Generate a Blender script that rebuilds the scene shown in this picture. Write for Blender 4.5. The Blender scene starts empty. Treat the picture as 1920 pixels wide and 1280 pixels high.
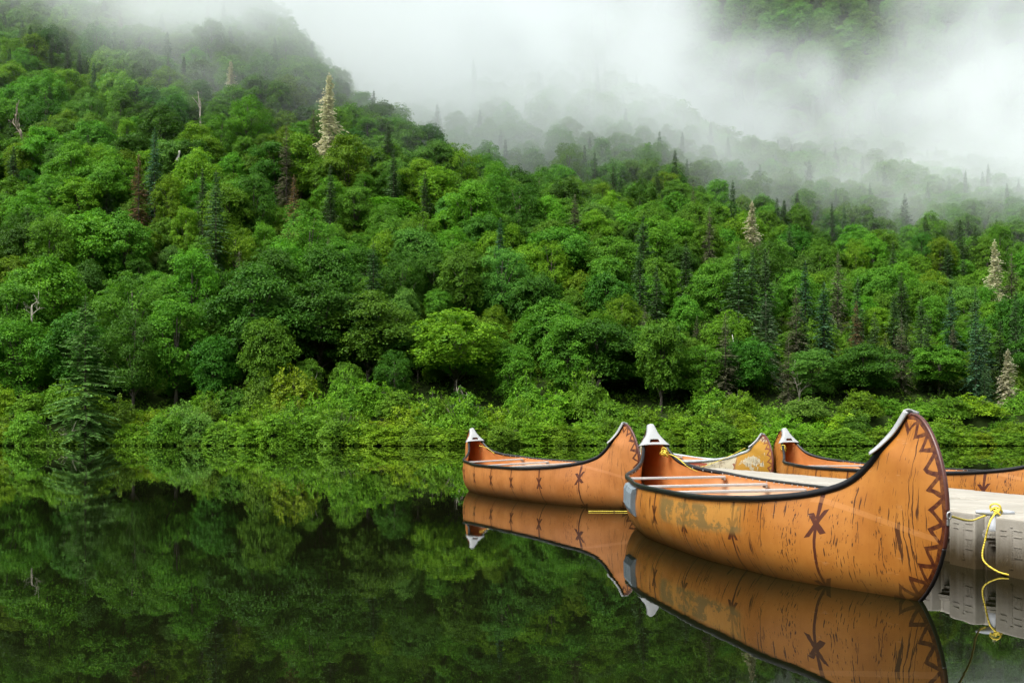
import bpy, math, random
import numpy as np
from mathutils import Vector, Matrix
rad = math.radians
scene = bpy.context.scene
COL = scene.collection

# ------------------------------------------------------------------ camera, sky, sun, exposure
F_PX, HORIZON, CAM_H = 1982.0, 816.0, 1.2          # focal length and horizon row for a 1920 x 1280 frame
cam_data = bpy.data.cameras.new('camera'); cam = bpy.data.objects.new('camera', cam_data); COL.objects.link(cam)
cam.location = (0, 0, CAM_H); cam.rotation_euler = (rad(90), 0, 0)
cam_data.sensor_width = 36.0; cam_data.lens = 36.0 * F_PX / 1920.0
cam_data.shift_y = (HORIZON - 640.0) / 1920.0
cam_data.clip_start = 0.1; cam_data.clip_end = 6000
scene.camera = cam

SUN_EL, SUN_AZ = rad(58), rad(-128)                # soft light from above, behind and to the left of the camera
world = bpy.data.worlds.new('World'); scene.world = world; world.use_nodes = True
wn = world.node_tree; wn.nodes.clear()
sky = wn.nodes.new('ShaderNodeTexSky'); sky.sky_type = 'NISHITA'; sky.sun_disc = False
sky.sun_elevation = SUN_EL; sky.sun_rotation = SUN_AZ; sky.air_density = 1.0; sky.dust_density = 4.0; sky.ozone_density = 1.0
hs = wn.nodes.new('ShaderNodeHueSaturation'); hs.inputs['Saturation'].default_value = 0.22   # overcast: nearly white
bg = wn.nodes.new('ShaderNodeBackground'); bg.inputs['Strength'].default_value = 0.15
wo = wn.nodes.new('ShaderNodeOutputWorld')
wn.links.new(sky.outputs[0], hs.inputs['Color']); wn.links.new(hs.outputs[0], bg.inputs['Color']); wn.links.new(bg.outputs[0], wo.inputs[0])
sun_d = bpy.data.lights.new('sun', 'SUN'); sun_d.energy = 1.5; sun_d.angle = rad(35); sun_d.color = (1.0, .965, .9)
sun = bpy.data.objects.new('sun', sun_d); COL.objects.link(sun)
sv = Vector((math.sin(SUN_AZ) * math.cos(SUN_EL), math.cos(SUN_AZ) * math.cos(SUN_EL), math.sin(SUN_EL)))
sun.rotation_euler = sv.to_track_quat('Z', 'Y').to_euler(); sun.location = sv * 300

vs = scene.view_settings
scene.display_settings.display_device = 'sRGB'
vs.view_transform = 'Standard'; vs.look = 'None'; vs.exposure = 1.3; vs.gamma = 1.0; vs.use_curve_mapping = False
scene.render.engine = 'CYCLES'
cy = scene.cycles
cy.max_bounces = 8; cy.diffuse_bounces = 3; cy.glossy_bounces = 3; cy.transmission_bounces = 2; cy.volume_bounces = 6
cy.transparent_max_bounces = 4; cy.use_denoising = True; cy.use_adaptive_sampling = True; cy.adaptive_threshold = .02; cy.caustics_reflective = False; cy.caustics_refractive = False
cy.volume_step_rate = 3.0; cy.volume_max_steps = 256

# ------------------------------------------------------------------ helpers
def tag(o, label=None, cat=None, group=None, kind=None):
    if label: o['label'] = label
    if cat: o['category'] = cat
    if group: o['group'] = group
    if kind: o['kind'] = kind
    return o
def empty(name, loc=(0, 0, 0), rz=0.0):
    o = bpy.data.objects.new(name, None); COL.objects.link(o); o.location = loc; o.rotation_euler = (0, 0, rz)
    o.empty_display_size = .2; return o
def obj(name, me, mat=None, parent=None):
    o = bpy.data.objects.new(name, me); COL.objects.link(o)
    if mat is not None and len(me.materials) == 0: me.materials.append(mat)
    if parent is not None: o.parent = parent
    return o
def mesh_polys(name, verts, faces, smooth=False, attrs=None):
    me = bpy.data.meshes.new(name); me.from_pydata([tuple(map(float, v)) for v in verts], [], faces)
    if smooth: me.polygons.foreach_set('use_smooth', [True] * len(me.polygons))
    for k, a in (attrs or {}).items():
        at = me.attributes.new(k, 'FLOAT', 'POINT'); at.data.foreach_set('value', np.asarray(a, np.float32))
    me.update(); return me
def mesh_quads(name, V, attrs=None, smooth=False):
    """V: (n,4,3) array of loose quads; attrs: per-quad floats."""
    n = len(V); me = bpy.data.meshes.new(name)
    me.vertices.add(n * 4); me.vertices.foreach_set('co', np.ascontiguousarray(V, np.float32).ravel())
    me.loops.add(n * 4); me.loops.foreach_set('vertex_index', np.arange(n * 4, dtype=np.int32))
    me.polygons.add(n); me.polygons.foreach_set('loop_start', np.arange(0, n * 4, 4, dtype=np.int32))
    for k, a in (attrs or {}).items():
        at = me.attributes.new(k, 'FLOAT', 'POINT'); at.data.foreach_set('value', np.repeat(np.asarray(a, np.float32), 4))
    me.update(calc_edges=True); return me
def grid_faces(nu, nv, close_v=False, off=0):
    f = []
    for i in range(nu - 1):
        for j in range(nv if close_v else nv - 1):
            j2 = (j + 1) % nv
            f.append((off + i * nv + j, off + i * nv + j2, off + (i + 1) * nv + j2, off + (i + 1) * nv + j))
    return f
def tube(points, radii, nseg=8, caps=True, squash=None):
    """returns verts, faces of a swept tube. squash=(a,b) scales along (side, up)."""
    P = np.asarray(points, float); n = len(P); r = np.broadcast_to(np.asarray(radii, float), (n,))
    T = np.gradient(P, axis=0); T /= np.linalg.norm(T, axis=1, keepdims=True) + 1e-9
    up = np.array([0, 0, 1.0]) if abs(T[:, 2]).mean() < .8 else np.array([1.0, 0, 0])
    S = np.cross(T, up); S /= np.linalg.norm(S, axis=1, keepdims=True) + 1e-9
    U = np.cross(S, T); a = np.linspace(0, 2 * np.pi, nseg, endpoint=False)
    q = squash or (1, 1)
    V = P[:, None] + r[:, None, None] * (np.cos(a)[None, :, None] * S[:, None] * q[0] + np.sin(a)[None, :, None] * U[:, None] * q[1])
    V = V.reshape(-1, 3); Fc = grid_faces(n, nseg, True)
    if caps: Fc += [tuple(range(nseg))[::-1], tuple(range((n - 1) * nseg, n * nseg))]
    return [tuple(v) for v in V], Fc
class MB:
    def __init__(s): s.v = []; s.f = []
    def add(s, v, f):
        o = len(s.v); s.v += [tuple(p) for p in v]; s.f += [tuple(i + o for i in q) for q in f]; return s
    def tube(s, *a, **k): return s.add(*tube(*a, **k))
    def box(s, c, h, bev=0.0):
        cx, cy_, cz = c; hx, hy, hz = h
        if bev <= 0:
            v = [(cx + i * hx, cy_ + j * hy, cz + k * hz) for i in (-1, 1) for j in (-1, 1) for k in (-1, 1)]
            f = [(0, 1, 3, 2), (4, 6, 7, 5), (0, 4, 5, 1), (2, 3, 7, 6), (0, 2, 6, 4), (1, 5, 7, 3)]
            return s.add(v, f)
        import bmesh
        bm = bmesh.new(); bmesh.ops.create_cube(bm, size=2.0)
        for v in bm.verts: v.co = Vector((cx + v.co.x * hx, cy_ + v.co.y * hy, cz + v.co.z * hz))
        bmesh.ops.bevel(bm, geom=bm.edges[:] + bm.verts[:], offset=bev, segments=3, affect='EDGES', profile=.6)
        bm.verts.index_update(); v = [tuple(q.co) for q in bm.verts]; f = [tuple(q.index for q in p.verts) for p in bm.faces]; bm.free()
        return s.add(v, f)
    def mesh(s, name, smooth=False): return mesh_polys(name, s.v, s.f, smooth)
def crom(P, n):
    P = np.array(P, float); d = np.r_[0, np.cumsum(np.linalg.norm(np.diff(P, axis=0), axis=1) ** .5)]
    t = np.linspace(0, d[-1], n); out = []
    i = np.clip(np.searchsorted(d, t, side='right') - 1, 0, len(d) - 2); h = d[i + 1] - d[i]; u = (t - d[i]) / h
    for j in range(P.shape[1]):
        m = np.gradient(P[:, j], d)
        out.append((2*u**3-3*u**2+1)*P[i, j] + (u**3-2*u**2+u)*h*m[i] + (-2*u**3+3*u**2)*P[i+1, j] + (u**3-u**2)*h*m[i+1])
    return np.stack(out, 1)
def sstep(a, b, x):
    t = np.clip((x - a) / (b - a), 0, 1); return t * t * (3 - 2 * t)
def project(p):                                       # world point to 1920x1280 photo pixel
    return 960 + F_PX * p[0] / p[1], HORIZON - F_PX * (p[2] - CAM_H) / p[1]

class Nodes:
    """tiny expression builder over a node tree (shader or geometry)"""
    def __init__(s, nt): s.nt = nt
    def n(s, t, **kw):
        q = s.nt.nodes.new(t)
        for k, v in kw.items(): setattr(q, k, v)
        return q
    def put(s, sock, v):
        if v is None: return
        if isinstance(v, bpy.types.NodeSocket): s.nt.links.new(v, sock)
        else: sock.default_value = v
    def m(s, op, a, b=None, c=None, clamp=False):
        q = s.n('ShaderNodeMath', operation=op, use_clamp=clamp)
        s.put(q.inputs[0], a); s.put(q.inputs[1], b); s.put(q.inputs[2], c); return q.outputs[0]
    def ss(s, a, b, x):
        q = s.n('ShaderNodeMapRange', interpolation_type='SMOOTHSTEP')
        s.put(q.inputs['Value'], x); s.put(q.inputs['From Min'], a); s.put(q.inputs['From Max'], b); return q.outputs[0]
    def lin(s, a, b, c, d, x):
        q = s.n('ShaderNodeMapRange'); s.put(q.inputs['Value'], x)
        for k, v in zip(('From Min', 'From Max', 'To Min', 'To Max'), (a, b, c, d)): s.put(q.inputs[k], v)
        return q.outputs[0]
    def mix(s, f, a, b):
        q = s.n('ShaderNodeMix', data_type='RGBA')
        s.put(q.inputs[0], f)
        for k, v in ((6, a), (7, b)):
            s.put(q.inputs[k], v if isinstance(v, bpy.types.NodeSocket) else tuple(v) + ((1,) if len(v) == 3 else ()))
        return q.outputs[2]
    def noise(s, vec, scale, detail=3.0, rough=.5, dist=0.0):
        q = s.n('ShaderNodeTexNoise'); s.put(q.inputs['Vector'], vec); s.put(q.inputs['Scale'], scale)
        s.put(q.inputs['Detail'], detail); s.put(q.inputs['Roughness'], rough); s.put(q.inputs['Distortion'], dist); return q.outputs[0]
    def vec(s, x, y, z):
        q = s.n('ShaderNodeCombineXYZ'); s.put(q.inputs[0], x); s.put(q.inputs[1], y); s.put(q.inputs[2], z); return q.outputs[0]
    def attr(s, name):
        return s.n('ShaderNodeAttribute', attribute_name=name).outputs['Fac']
    def sep(s, v):
        q = s.n('ShaderNodeSeparateXYZ'); s.put(q.inputs[0], v); return q.outputs
    def pw(s, pts, x):                               # piecewise linear function of x
        acc = float(pts[0][1])
        for (x0, y0), (x1, y1) in zip(pts[:-1], pts[1:]):
            q = s.lin(x0, x1, 0.0, float(y1 - y0), x); acc = s.m('ADD', q, acc)
        return acc
def new_mat(name):
    m = bpy.data.materials.new(name); m.use_nodes = True; nt = m.node_tree
    b = nt.nodes['Principled BSDF']; return m, Nodes(nt), b
def simple_mat(name, col, rough=.5, var=.12, scale=8.0, metal=0.0, bump=0.0, spec=.5):
    m, N, b = new_mat(name)
    tc = N.n('ShaderNodeTexCoord').outputs['Object']
    f = N.noise(tc, scale, 5, .6)
    c = N.mix(N.lin(.3, .7, 0, 1, f), tuple(x * (1 - var) for x in col), tuple(min(1, x * (1 + var)) for x in col))
    N.put(b.inputs['Base Color'], c); b.inputs['Roughness'].default_value = rough; b.inputs['Metallic'].default_value = metal
    b.inputs['Specular IOR Level'].default_value = spec
    if bump:
        bn = N.n('ShaderNodeBump'); N.put(bn.inputs['Height'], f); bn.inputs['Distance'].default_value = bump
        N.nt.links.new(bn.outputs[0], b.inputs['Normal'])
    return m
ONES = 'zeroth first second third fourth fifth sixth seventh eighth ninth tenth eleventh twelfth thirteenth fourteenth fifteenth sixteenth seventeenth eighteenth nineteenth'.split()
TENS = {2: 'twent', 3: 'thirt', 4: 'fort', 5: 'fift', 6: 'sixt', 7: 'sevent', 8: 'eight', 9: 'ninet'}
def ordinal(n):
    if n < 20: return ONES[n]
    if n > 99: return 'hundred-and-' + ordinal(n - 100) if n > 100 else 'hundredth'
    t, u = divmod(n, 10)
    return TENS[t] + 'ieth' if u == 0 else TENS[t] + 'y-' + ONES[u]

# ------------------------------------------------------------------ terrain
SHORE = 123.0
def vnoise(x, y, seed=0):
    """cheap smooth value noise from sines"""
    r = np.random.default_rng(seed); out = 0
    for k in range(7):
        a = r.uniform(0, 6.28); f = r.uniform(.6, 1.6); p = r.uniform(0, 6.28)
        out = out + np.sin((x * math.cos(a) + y * math.sin(a)) * f + p)
    return out / 4.0
def shore_y(X): return SHORE + 1.2 * np.sin(np.asarray(X) / 9.0) + .8 * np.sin(np.asarray(X) / 3.7 + 1)
CREST_X = [-320, -200, -115, -75, -44, -10, 12, 40, 80, 130]
CREST_Z = [330, 250, 170, 122, 82, 45, 36, 25, 10, 0]
def smin(a, b, k): h = np.clip(.5 + .5 * (b - a) / k, 0, 1); return b * (1 - h) + a * h - k * h * (1 - h)
def terrain(X, Y):
    X = np.asarray(X, float); Y = np.asarray(Y, float)
    d = Y - shore_y(X)
    bank = np.where(d < 0, np.maximum(d * .35, -3.0), 1.6 * sstep(0, 16, d) + .25 * sstep(0, .8, d))
    up = np.maximum(0, d - 13)
    k1 = .64 - .10 * sstep(-60, 30, X)
    h1 = smin(k1 * up, np.interp(X, CREST_X, CREST_Z), 16.0)
    k2 = .455 - .12 * sstep(25, 110, X) + .015 * np.sin(X / 60)
    h2 = k2 * up
    h2 = np.where(Y > 380, h2, h2)
    far = np.maximum(0, Y - 520) * (.62 + .12 * np.sin(X / 170 + 2))
    h = -smin(-h1, -h2, 10.0) + far
    h = np.maximum(h, 0) + sstep(10, 60, up) * 3.2 * vnoise(X / 26, Y / 26, 3)
    return bank + np.where(d > 8, np.maximum(h, 0), 0)
def ray_ground(px, py, lift=0.0):
    """distance at which the ray through a photo pixel meets the hillside raised by lift"""
    Y = np.linspace(SHORE + 1, 560, 1800); X = (px - 960) / F_PX * Y; Z = CAM_H - (py - HORIZON) / F_PX * Y
    hit = np.nonzero(terrain(X, Y) + lift >= Z)[0]
    i = hit[0] if len(hit) else len(Y) - 1
    return float(X[i]), float(Y[i])

def build_terrain():
    xs = np.concatenate([np.linspace(-420, -130, 50), np.linspace(-126, 126, 127), np.linspace(132, 640, 70)])
    ys = np.concatenate([np.linspace(112, 150, 58), np.linspace(152, 330, 70), np.linspace(336, 1150, 100)])
    XX, YY = np.meshgrid(xs, ys, indexing='ij'); ZZ = terrain(XX, YY)
    me = mesh_polys('hillside', np.stack([XX, YY, ZZ], -1).reshape(-1, 3), grid_faces(len(xs), len(ys)), True)
    m, N, b = new_mat('forest_floor')
    pos = N.n('ShaderNodeNewGeometry').outputs['Position']
    f = N.noise(pos, .35, 6, .65); g = N.noise(pos, 2.3, 4, .6)
    c = N.mix(N.ss(.35, .65, f), (.016, .026, .008), (.030, .050, .012)); c = N.mix(N.ss(.55, .75, g), c, (.030, .024, .014))
    N.put(b.inputs['Base Color'], c); b.inputs['Roughness'].default_value = .95; b.inputs['Specular IOR Level'].default_value = 0.0
    tag(obj('hillside', me, m), 'steep forested hillside rising from the far shore', None, None, 'structure')
    # unseen valley side added behind the camera to block low sky light
    xs = np.linspace(-700, 700, 80); ys = np.linspace(-420, -34, 50); XX, YY = np.meshgrid(xs, ys, indexing='ij')
    me = mesh_polys('added_opposite_hillside', np.stack([XX, YY, opposite(XX, YY)], -1).reshape(-1, 3), grid_faces(len(xs), len(ys)), True)
    tag(obj('added_opposite_hillside', me, m), 'unseen wooded slope added behind the camera to block low sky light', None, None, 'structure')
def opposite(X, Y):
    d = np.maximum(0, -40 - np.asarray(Y, float)); return np.where(d > 0, 1.0 + smin(.62 * d, np.full_like(d, 165.0), 30.0) + 4 * vnoise(np.asarray(X) / 40, np.asarray(Y) / 40, 9) * sstep(10, 60, d), -1.0)
build_terrain()

def build_water():
    xs = np.array([-1500, -300, -60, -12, 0, 12, 60, 300, 1500.]); ys = np.array([-400, -20, 0, 10, 30, 80, 140, 160.])
    XX, YY = np.meshgrid(xs, ys, indexing='ij')
    me = mesh_polys('lake_water', np.stack([XX, YY, XX * 0], -1).reshape(-1, 3), grid_faces(len(xs), len(ys)))
    m, N, b = new_mat('still_water')
    pos = N.n('ShaderNodeNewGeometry').outputs['Position']; x, y, z = N.sep(pos)
    b.inputs['Base Color'].default_value = (.004, .005, .0018, 1); b.inputs['Roughness'].default_value = .0
    b.inputs['IOR'].default_value = 1.32; b.inputs['Specular IOR Level'].default_value = .25
    n1 = N.noise(N.vec(N.m('MULTIPLY', x, .55), N.m('MULTIPLY', y, 1.6), 0.0), 1.6, 2.0, .5)
    n2 = N.noise(N.vec(N.m('MULTIPLY', x, .8), N.m('MULTIPLY', y, 2.4), 4.0), 7.0, 2.0, .5)
    patch = N.ss(.42, .65, N.noise(N.vec(N.m('MULTIPLY', x, .06), N.m('MULTIPLY', y, .12), 1.0), 1.0, 2.0))
    calm = N.ss(75.0, 9.0, y)                      # sheltered water near the wooded shore
    h = N.m('MULTIPLY', N.m('ADD', .10, N.m('MULTIPLY', calm, .9)), N.m('ADD', N.m('MULTIPLY', n1, 1.0), N.m('MULTIPLY', N.m('MULTIPLY', n2, .22), N.m('ADD', patch, .35))))
    bn = N.n('ShaderNodeBump'); N.put(bn.inputs['Height'], h); bn.inputs['Distance'].default_value = .00036; bn.inputs['Strength'].default_value = 1.0
    N.nt.links.new(bn.outputs[0], b.inputs['Normal'])
    tag(obj('lake_water', me, m), 'dark mirror-still lake water reflecting the forest', None, None, 'structure')
build_water()

# ------------------------------------------------------------------ foliage materials
def leaf_mat(name, lo, hi, use_obj_color=True, trans=.30, rough=.55, spec=.13):
    m, N, b = new_mat(name); nt = N.nt
    t = N.attr('tint'); oi = N.n('ShaderNodeObjectInfo')
    c = N.mix(t, lo, hi)
    hsv = N.n('ShaderNodeHueSaturation')
    N.put(hsv.inputs['Hue'], N.lin(0, 1, .488, .512, oi.outputs['Random'])); N.put(hsv.inputs['Value'], N.lin(0, 1, .82, 1.18, oi.outputs['Random']))
    if use_obj_color:
        q = N.n('ShaderNodeMix', data_type='RGBA', blend_type='MULTIPLY'); q.inputs[0].default_value = 1.0
        nt.links.new(c, q.inputs[6]); nt.links.new(oi.outputs['Color'], q.inputs[7]); c = q.outputs[2]
    nt.links.new(c, hsv.inputs['Color']); c = hsv.outputs[0]
    nt.links.new(c, b.inputs['Base Color']); b.inputs['Roughness'].default_value = rough; b.inputs['Specular IOR Level'].default_value = spec
    tr = N.n('ShaderNodeBsdfTranslucent'); nt.links.new(c, tr.inputs['Color'])
    mx = N.n('ShaderNodeMixShader'); mx.inputs[0].default_value = trans
    nt.links.new(b.outputs[0], mx.inputs[1]); nt.links.new(tr.outputs[0], mx.inputs[2])
    nt.links.new(mx.outputs[0], nt.nodes['Material Output'].inputs['Surface'])
    return m
M_LEAF = leaf_mat('broad_leaves', (.046, .140, .009), (.132, .292, .018), trans=.36)
M_SHRUB = leaf_mat('shrub_leaves', (.064, .154, .010), (.178, .326, .020), trans=.34)
M_NEEDLE = leaf_mat('spruce_needles', (.054, .118, .036), (.125, .220, .075), trans=.25)
M_LICHEN = leaf_mat('lichen_twigs', (.52, .51, .31), (.78, .77, .52), False, trans=.35)
M_DYING = leaf_mat('dying_needles', (.105, .115, .055), (.215, .225, .125), False, trans=.25)
M_RUST = leaf_mat('rusty_needles', (.13, .085, .035), (.24, .15, .065), False, trans=.25)
M_BARK = simple_mat('bark', (.085, .07, .055), .9, .35, 3.0)
M_PALEBARK = simple_mat('pale_bark', (.36, .33, .26), .85, .3, 3.0)
M_WHITEBARK = simple_mat('birch_bark', (.55, .53, .47), .8, .25, 3.0)

# ------------------------------------------------------------------ tree generators (shared meshes)
def norm(v): return v / (np.linalg.norm(v, axis=-1, keepdims=True) + 1e-9)
def leaf_quads(P, U, W, length, width):
    """rhombic leaves: base P, direction U, side W"""
    L = length[:, None]; Wd = width[:, None]
    return np.stack([P, P + U * L * .45 + W * Wd, P + U * L, P + U * L * .45 - W * Wd], 1)
def clump_leaves(rng, C, Nrm, Rc, per, lsize, droop=.3):
    """flattened sprays of leaves around centres C with normals Nrm"""
    n = len(C); k = per
    a = rng.uniform(0, 2 * np.pi, (n, k)); r = np.sqrt(rng.uniform(0, 1, (n, k))) * Rc[:, None]
    ref = norm(np.cross(Nrm, rng.normal(size=(n, 3)))); bi = np.cross(Nrm, ref)
    rad_dir = ref[:, None] * np.cos(a)[..., None] + bi[:, None] * np.sin(a)[..., None]
    P = C[:, None] + rad_dir * r[..., None] + Nrm[:, None] * rng.normal(0, .13, (n, k))[..., None] * Rc[:, None, None]
    P[..., 2] -= droop * r * r / np.maximum(Rc[:, None], .1)
    ln = norm(Nrm[:, None] + rng.normal(0, .42, (n, k, 3)) + rad_dir * .25)
    U = norm(rad_dir + rng.normal(0, .6, (n, k, 3))); U = norm(U - ln * (U * ln).sum(-1, keepdims=True))
    W = np.cross(ln, U)
    L = lsize * rng.uniform(.7, 1.3, (n, k)); tint = np.clip(rng.normal(.45, .22, (n, 1)) + rng.normal(0, .16, (n, k)), 0, 1)
    return leaf_quads(P.reshape(-1, 3), U.reshape(-1, 3), W.reshape(-1, 3), L.ravel(), L.ravel() * .36), tint.ravel()
def make_broadleaf(seed, H, R, style):
    rng = np.random.default_rng(seed)
    nl = int(rng.integers(34, 44)); lobes = []
    cz = H * (.55 if style != 'tall' else .53); az = H * (.43 if style != 'tall' else .46)
    ax_, ay_ = rng.uniform(.85, 1.15, 2); ph0 = rng.uniform(0, 6.28)
    for i in range(nl):
        ph = i * 2.399 + rng.uniform(-.5, .5); zz = np.clip(1 - 1.8 * (i + .5) / nl + rng.uniform(-.12, .12), -.8, 1)
        bulge = 1 + .22 * math.sin(2 * ph + ph0) * (1 - abs(zz)) + rng.normal(0, .13)
        rr = math.sqrt(max(0, 1 - zz * zz)) * (1.0 if zz > -.2 else .8) * bulge
        lobes.append((rr * math.cos(ph) * R * .76 * ax_, rr * math.sin(ph) * R * .76 * ay_, cz + zz * az * .80 * (1 + rng.normal(0, .08)), R * rng.uniform(.17, .34)))
    lobes = np.array(lobes)
    Cs, Ns = [], []
    flat = {'round': .85, 'layer': .55, 'tall': .8}[style]
    for (lx, ly, lz, lr) in lobes:
        n = int(46 * (lr / (.27 * R)) ** 2 * (R / 4.6) ** 2)
        d = norm(rng.normal(size=(n, 3))); d = d[d[:, 2] > -.55]
        p = np.array([lx, ly, lz]) + d * lr * np.where(rng.uniform(size=(len(d), 1)) < .38, rng.uniform(1.0, 1.55, (len(d), 1)), rng.uniform(.6, 1.08, (len(d), 1))) * [1, 1, flat]
        out = norm((p - [0, 0, cz - .15 * H]) * [1, 1, .8])
        keep = np.ones(len(p), bool)
        for (qx, qy, qz, qr) in lobes:
            keep &= np.linalg.norm((p - [qx, qy, qz]) / [1, 1, flat], axis=1) > qr * .62
        p, d, out = p[keep], d[keep], out[keep]
        Cs.append(p); Ns.append(norm(d * .45 + out * .35 + np.array([0, 0, .85 if style == 'layer' else .6]) + rng.normal(0, .18, (len(p), 3))))
    C = np.concatenate(Cs); Nn = np.concatenate(Ns)
    Rc = rng.uniform(.32, .72, len(C)) * (1.2 if style == 'layer' else 1)
    per, ls = (20, .27) if style != 'tall' else (22, .215)
    Q, t = clump_leaves(rng, C, Nn, Rc, per, ls, .34 if style == 'layer' else .22)
    crown = mesh_quads('crown', Q, {'tint': t})
    mb = MB(); bend = rng.normal(0, .25, 2)
    tp = [(bend[0] * (u ** 2), bend[1] * (u ** 2), u * H * .78 - .8 * (u == 0)) for u in np.linspace(0, 1, 7)]
    mb.tube(tp, np.linspace(.24, .05, 7) * H / 12, 7)
    for (lx, ly, lz, lr) in lobes[::3]:
        u = np.clip((lz - .25 * H) / H, .22, .7); s = np.array([bend[0] * u * u, bend[1] * u * u, u * H * .78 * .8])
        e = np.array([lx, ly, lz]) * .96; mid = (s + e) / 2 + [0, 0, .25]
        mb.tube(crom([s, mid, e], 6), np.linspace(.10, .03, 6) * H / 12, 5)
    return crown, mb.mesh('trunk', True)
def make_spruce(seed, H, R, density=1.0, lower_bare=0.0, step=.27, needle=.12, droop=.28):
    rng = np.random.default_rng(seed); Qs = []; mb = MB()
    mb.tube([(0, 0, z) for z in (-.8, H * .3, H * .7, H)], [H * .010, H * .008, H * .004, .012], 7)
    z = .05 * H
    while z < H * .985:
        f = 1 - z / H; nb = int(rng.integers(6, 9)) if f > .12 else 4
        a0 = rng.uniform(0, 6.28)
        for i in range(nb):
            dens = density * (1 - lower_bare * sstep(.35, .75, f))
            a = a0 + i * 6.283 / nb + rng.normal(0, .18); L = (R * f ** .85 + .12) * rng.uniform(.38, 1.2) * (1 + .28 * math.sin(a * 1.0 + seed) * math.sin(z * 1.1 + seed * 3))
            if rng.uniform() > .25 + dens: continue
            dr = np.array([math.cos(a), math.sin(a), 0]); sd = np.array([-math.sin(a), math.cos(a), 0])
            nt = max(3, int(L / (.15 * needle / .12)))
            t = (np.arange(nt) + rng.uniform(0, 1, nt)) / nt; t = .12 + .88 * t
            up0 = .25 - .55 * f
            pz = z + L * (t * up0 - droop * t * t * (.4 + f) + .12 * t ** 3)
            base = np.array([0, 0, 1.0])[None] * pz[:, None] + dr[None] * (L * t)[:, None]
            if L > .7: mb.tube([tuple(x) for x in (np.array([0, 0, z]), base[nt // 2], base[-1])], [.025, .016, .006], 3, caps=False)
            for sgn in (-1, 1):
                tw = (.42 * L * (1.02 - t) + .10) * rng.uniform(.7, 1.2, nt)
                u = norm(dr[None] * .75 + sgn * sd[None] * rng.uniform(.5, 1.0, (nt, 1)) + np.array([0, 0, -.22])[None] + rng.normal(0, .12, (nt, 3)))
                keep = rng.uniform(size=nt) < dens
                if not keep.any(): continue
                w = norm(np.cross(u, np.array([0, 0, 1.0])[None] + rng.normal(0, .35, (nt, 3))))
                Qs.append(leaf_quads(base[keep], u[keep], w[keep], tw[keep] + .05, np.full(keep.sum(), needle * .62)))
        z += step * (0.55 + .6 * f) * rng.uniform(.8, 1.2)
    Qs.append(leaf_quads(np.array([[0, 0, H * .985]] * 3), norm(rng.normal(0, .2, (3, 3)) + [0, 0, 1]), norm(rng.normal(size=(3, 3))), np.full(3, .45), np.full(3, .05)))
    Q = np.concatenate(Qs); tint = np.clip(rng.normal(.4, .25, len(Q)), 0, 1)
    return mesh_quads('crown', Q, {'tint': tint}), mb.mesh('trunk', True)
def make_shrub(seed, H, R):
    rng = np.random.default_rng(seed); n = 250
    d = norm(rng.normal(size=(n, 3)) * [1, 1, 1]); d[:, 2] = np.abs(d[:, 2]) * 1.0 - .12
    lob = 1 + .22 * np.sin(d[:, 0] * 5 + seed) * np.cos(d[:, 1] * 4 + seed * 2) + rng.normal(0, .10, n)
    C = d * lob[:, None] * [R, R, H * .9]; C[:, 2] = np.maximum(C[:, 2] + H * .1, .25)
    C *= rng.uniform(.7, 1.0, (n, 1)) ** .5
    Nn = norm(d * .7 + [0, 0, .55] + rng.normal(0, .3, (n, 3)))
    Q, t = clump_leaves(rng, C, Nn, rng.uniform(.32, .7, n), 42, .205, .2)
    k = 14; tips = norm(rng.normal(size=(k, 3)) * [.5, .5, .25] + [0, 0, 1]) * rng.uniform(.95, 1.25, (k, 1)) * [R, R, H]
    Q2, t2 = clump_leaves(rng, tips, norm(rng.normal(size=(k, 3)) + [0, 0, 1]), np.full(k, .22), 16, .22, .2)
    me = mesh_quads('foliage', np.concatenate([Q, Q2]), {'tint': np.concatenate([t, np.clip(t2 + .15, 0, 1)])})
    mb = MB()
    for i in range(9):
        a = i * .7 + rng.uniform(0, .4); e = np.array([math.cos(a) * R * .7, math.sin(a) * R * .7, H * rng.uniform(.55, .85)])
        mb.tube(crom([(e[0] * .1, e[1] * .1, -.5), (e[0] * .4, e[1] * .4, e[2] * .5), e], 5), np.linspace(.06, .015, 5), 4)
    for p in tips: mb.tube([p * [.6, .6, .55], p], [.02, .006], 3)
    return me, mb.mesh('stems', True)
def make_bare(seed, H, spread=.5, levels=4, thick=.16, lean=(0, 0), first=.35):
    rng = np.random.default_rng(seed); mb = MB()
    def grow(p, d, L, r, lv):
        n = 5; pts = [p]; dd = d.copy()
        for i in range(n):
            dd = norm(dd + rng.normal(0, .13, 3) + [0, 0, .04]); pts.append(pts[-1] + dd * L / n)
        mb.tube(pts, np.linspace(r, r * .55, n + 1), 6 if lv == 0 else 4)
        if lv >= levels: return
        for i in range(int(rng.integers(2, 4)) + (lv == 0)):
            j = int(rng.integers(2, n + 1)) if lv else int(np.clip(round(n * rng.uniform(first, 1)), 1, n))
            a = rng.uniform(0, 6.28); side = norm(np.cross(dd, [math.cos(a), math.sin(a), .3]))
            grow(pts[j], norm(dd + side * spread * rng.uniform(.8, 1.5)), L * rng.uniform(.5, .72), r * .5, lv + 1)
    grow(np.array([0, 0, -.6]), norm(np.array([lean[0], lean[1], 1.0])), H * .55, thick, 0)
    return mb.mesh('trunk', True)

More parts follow.
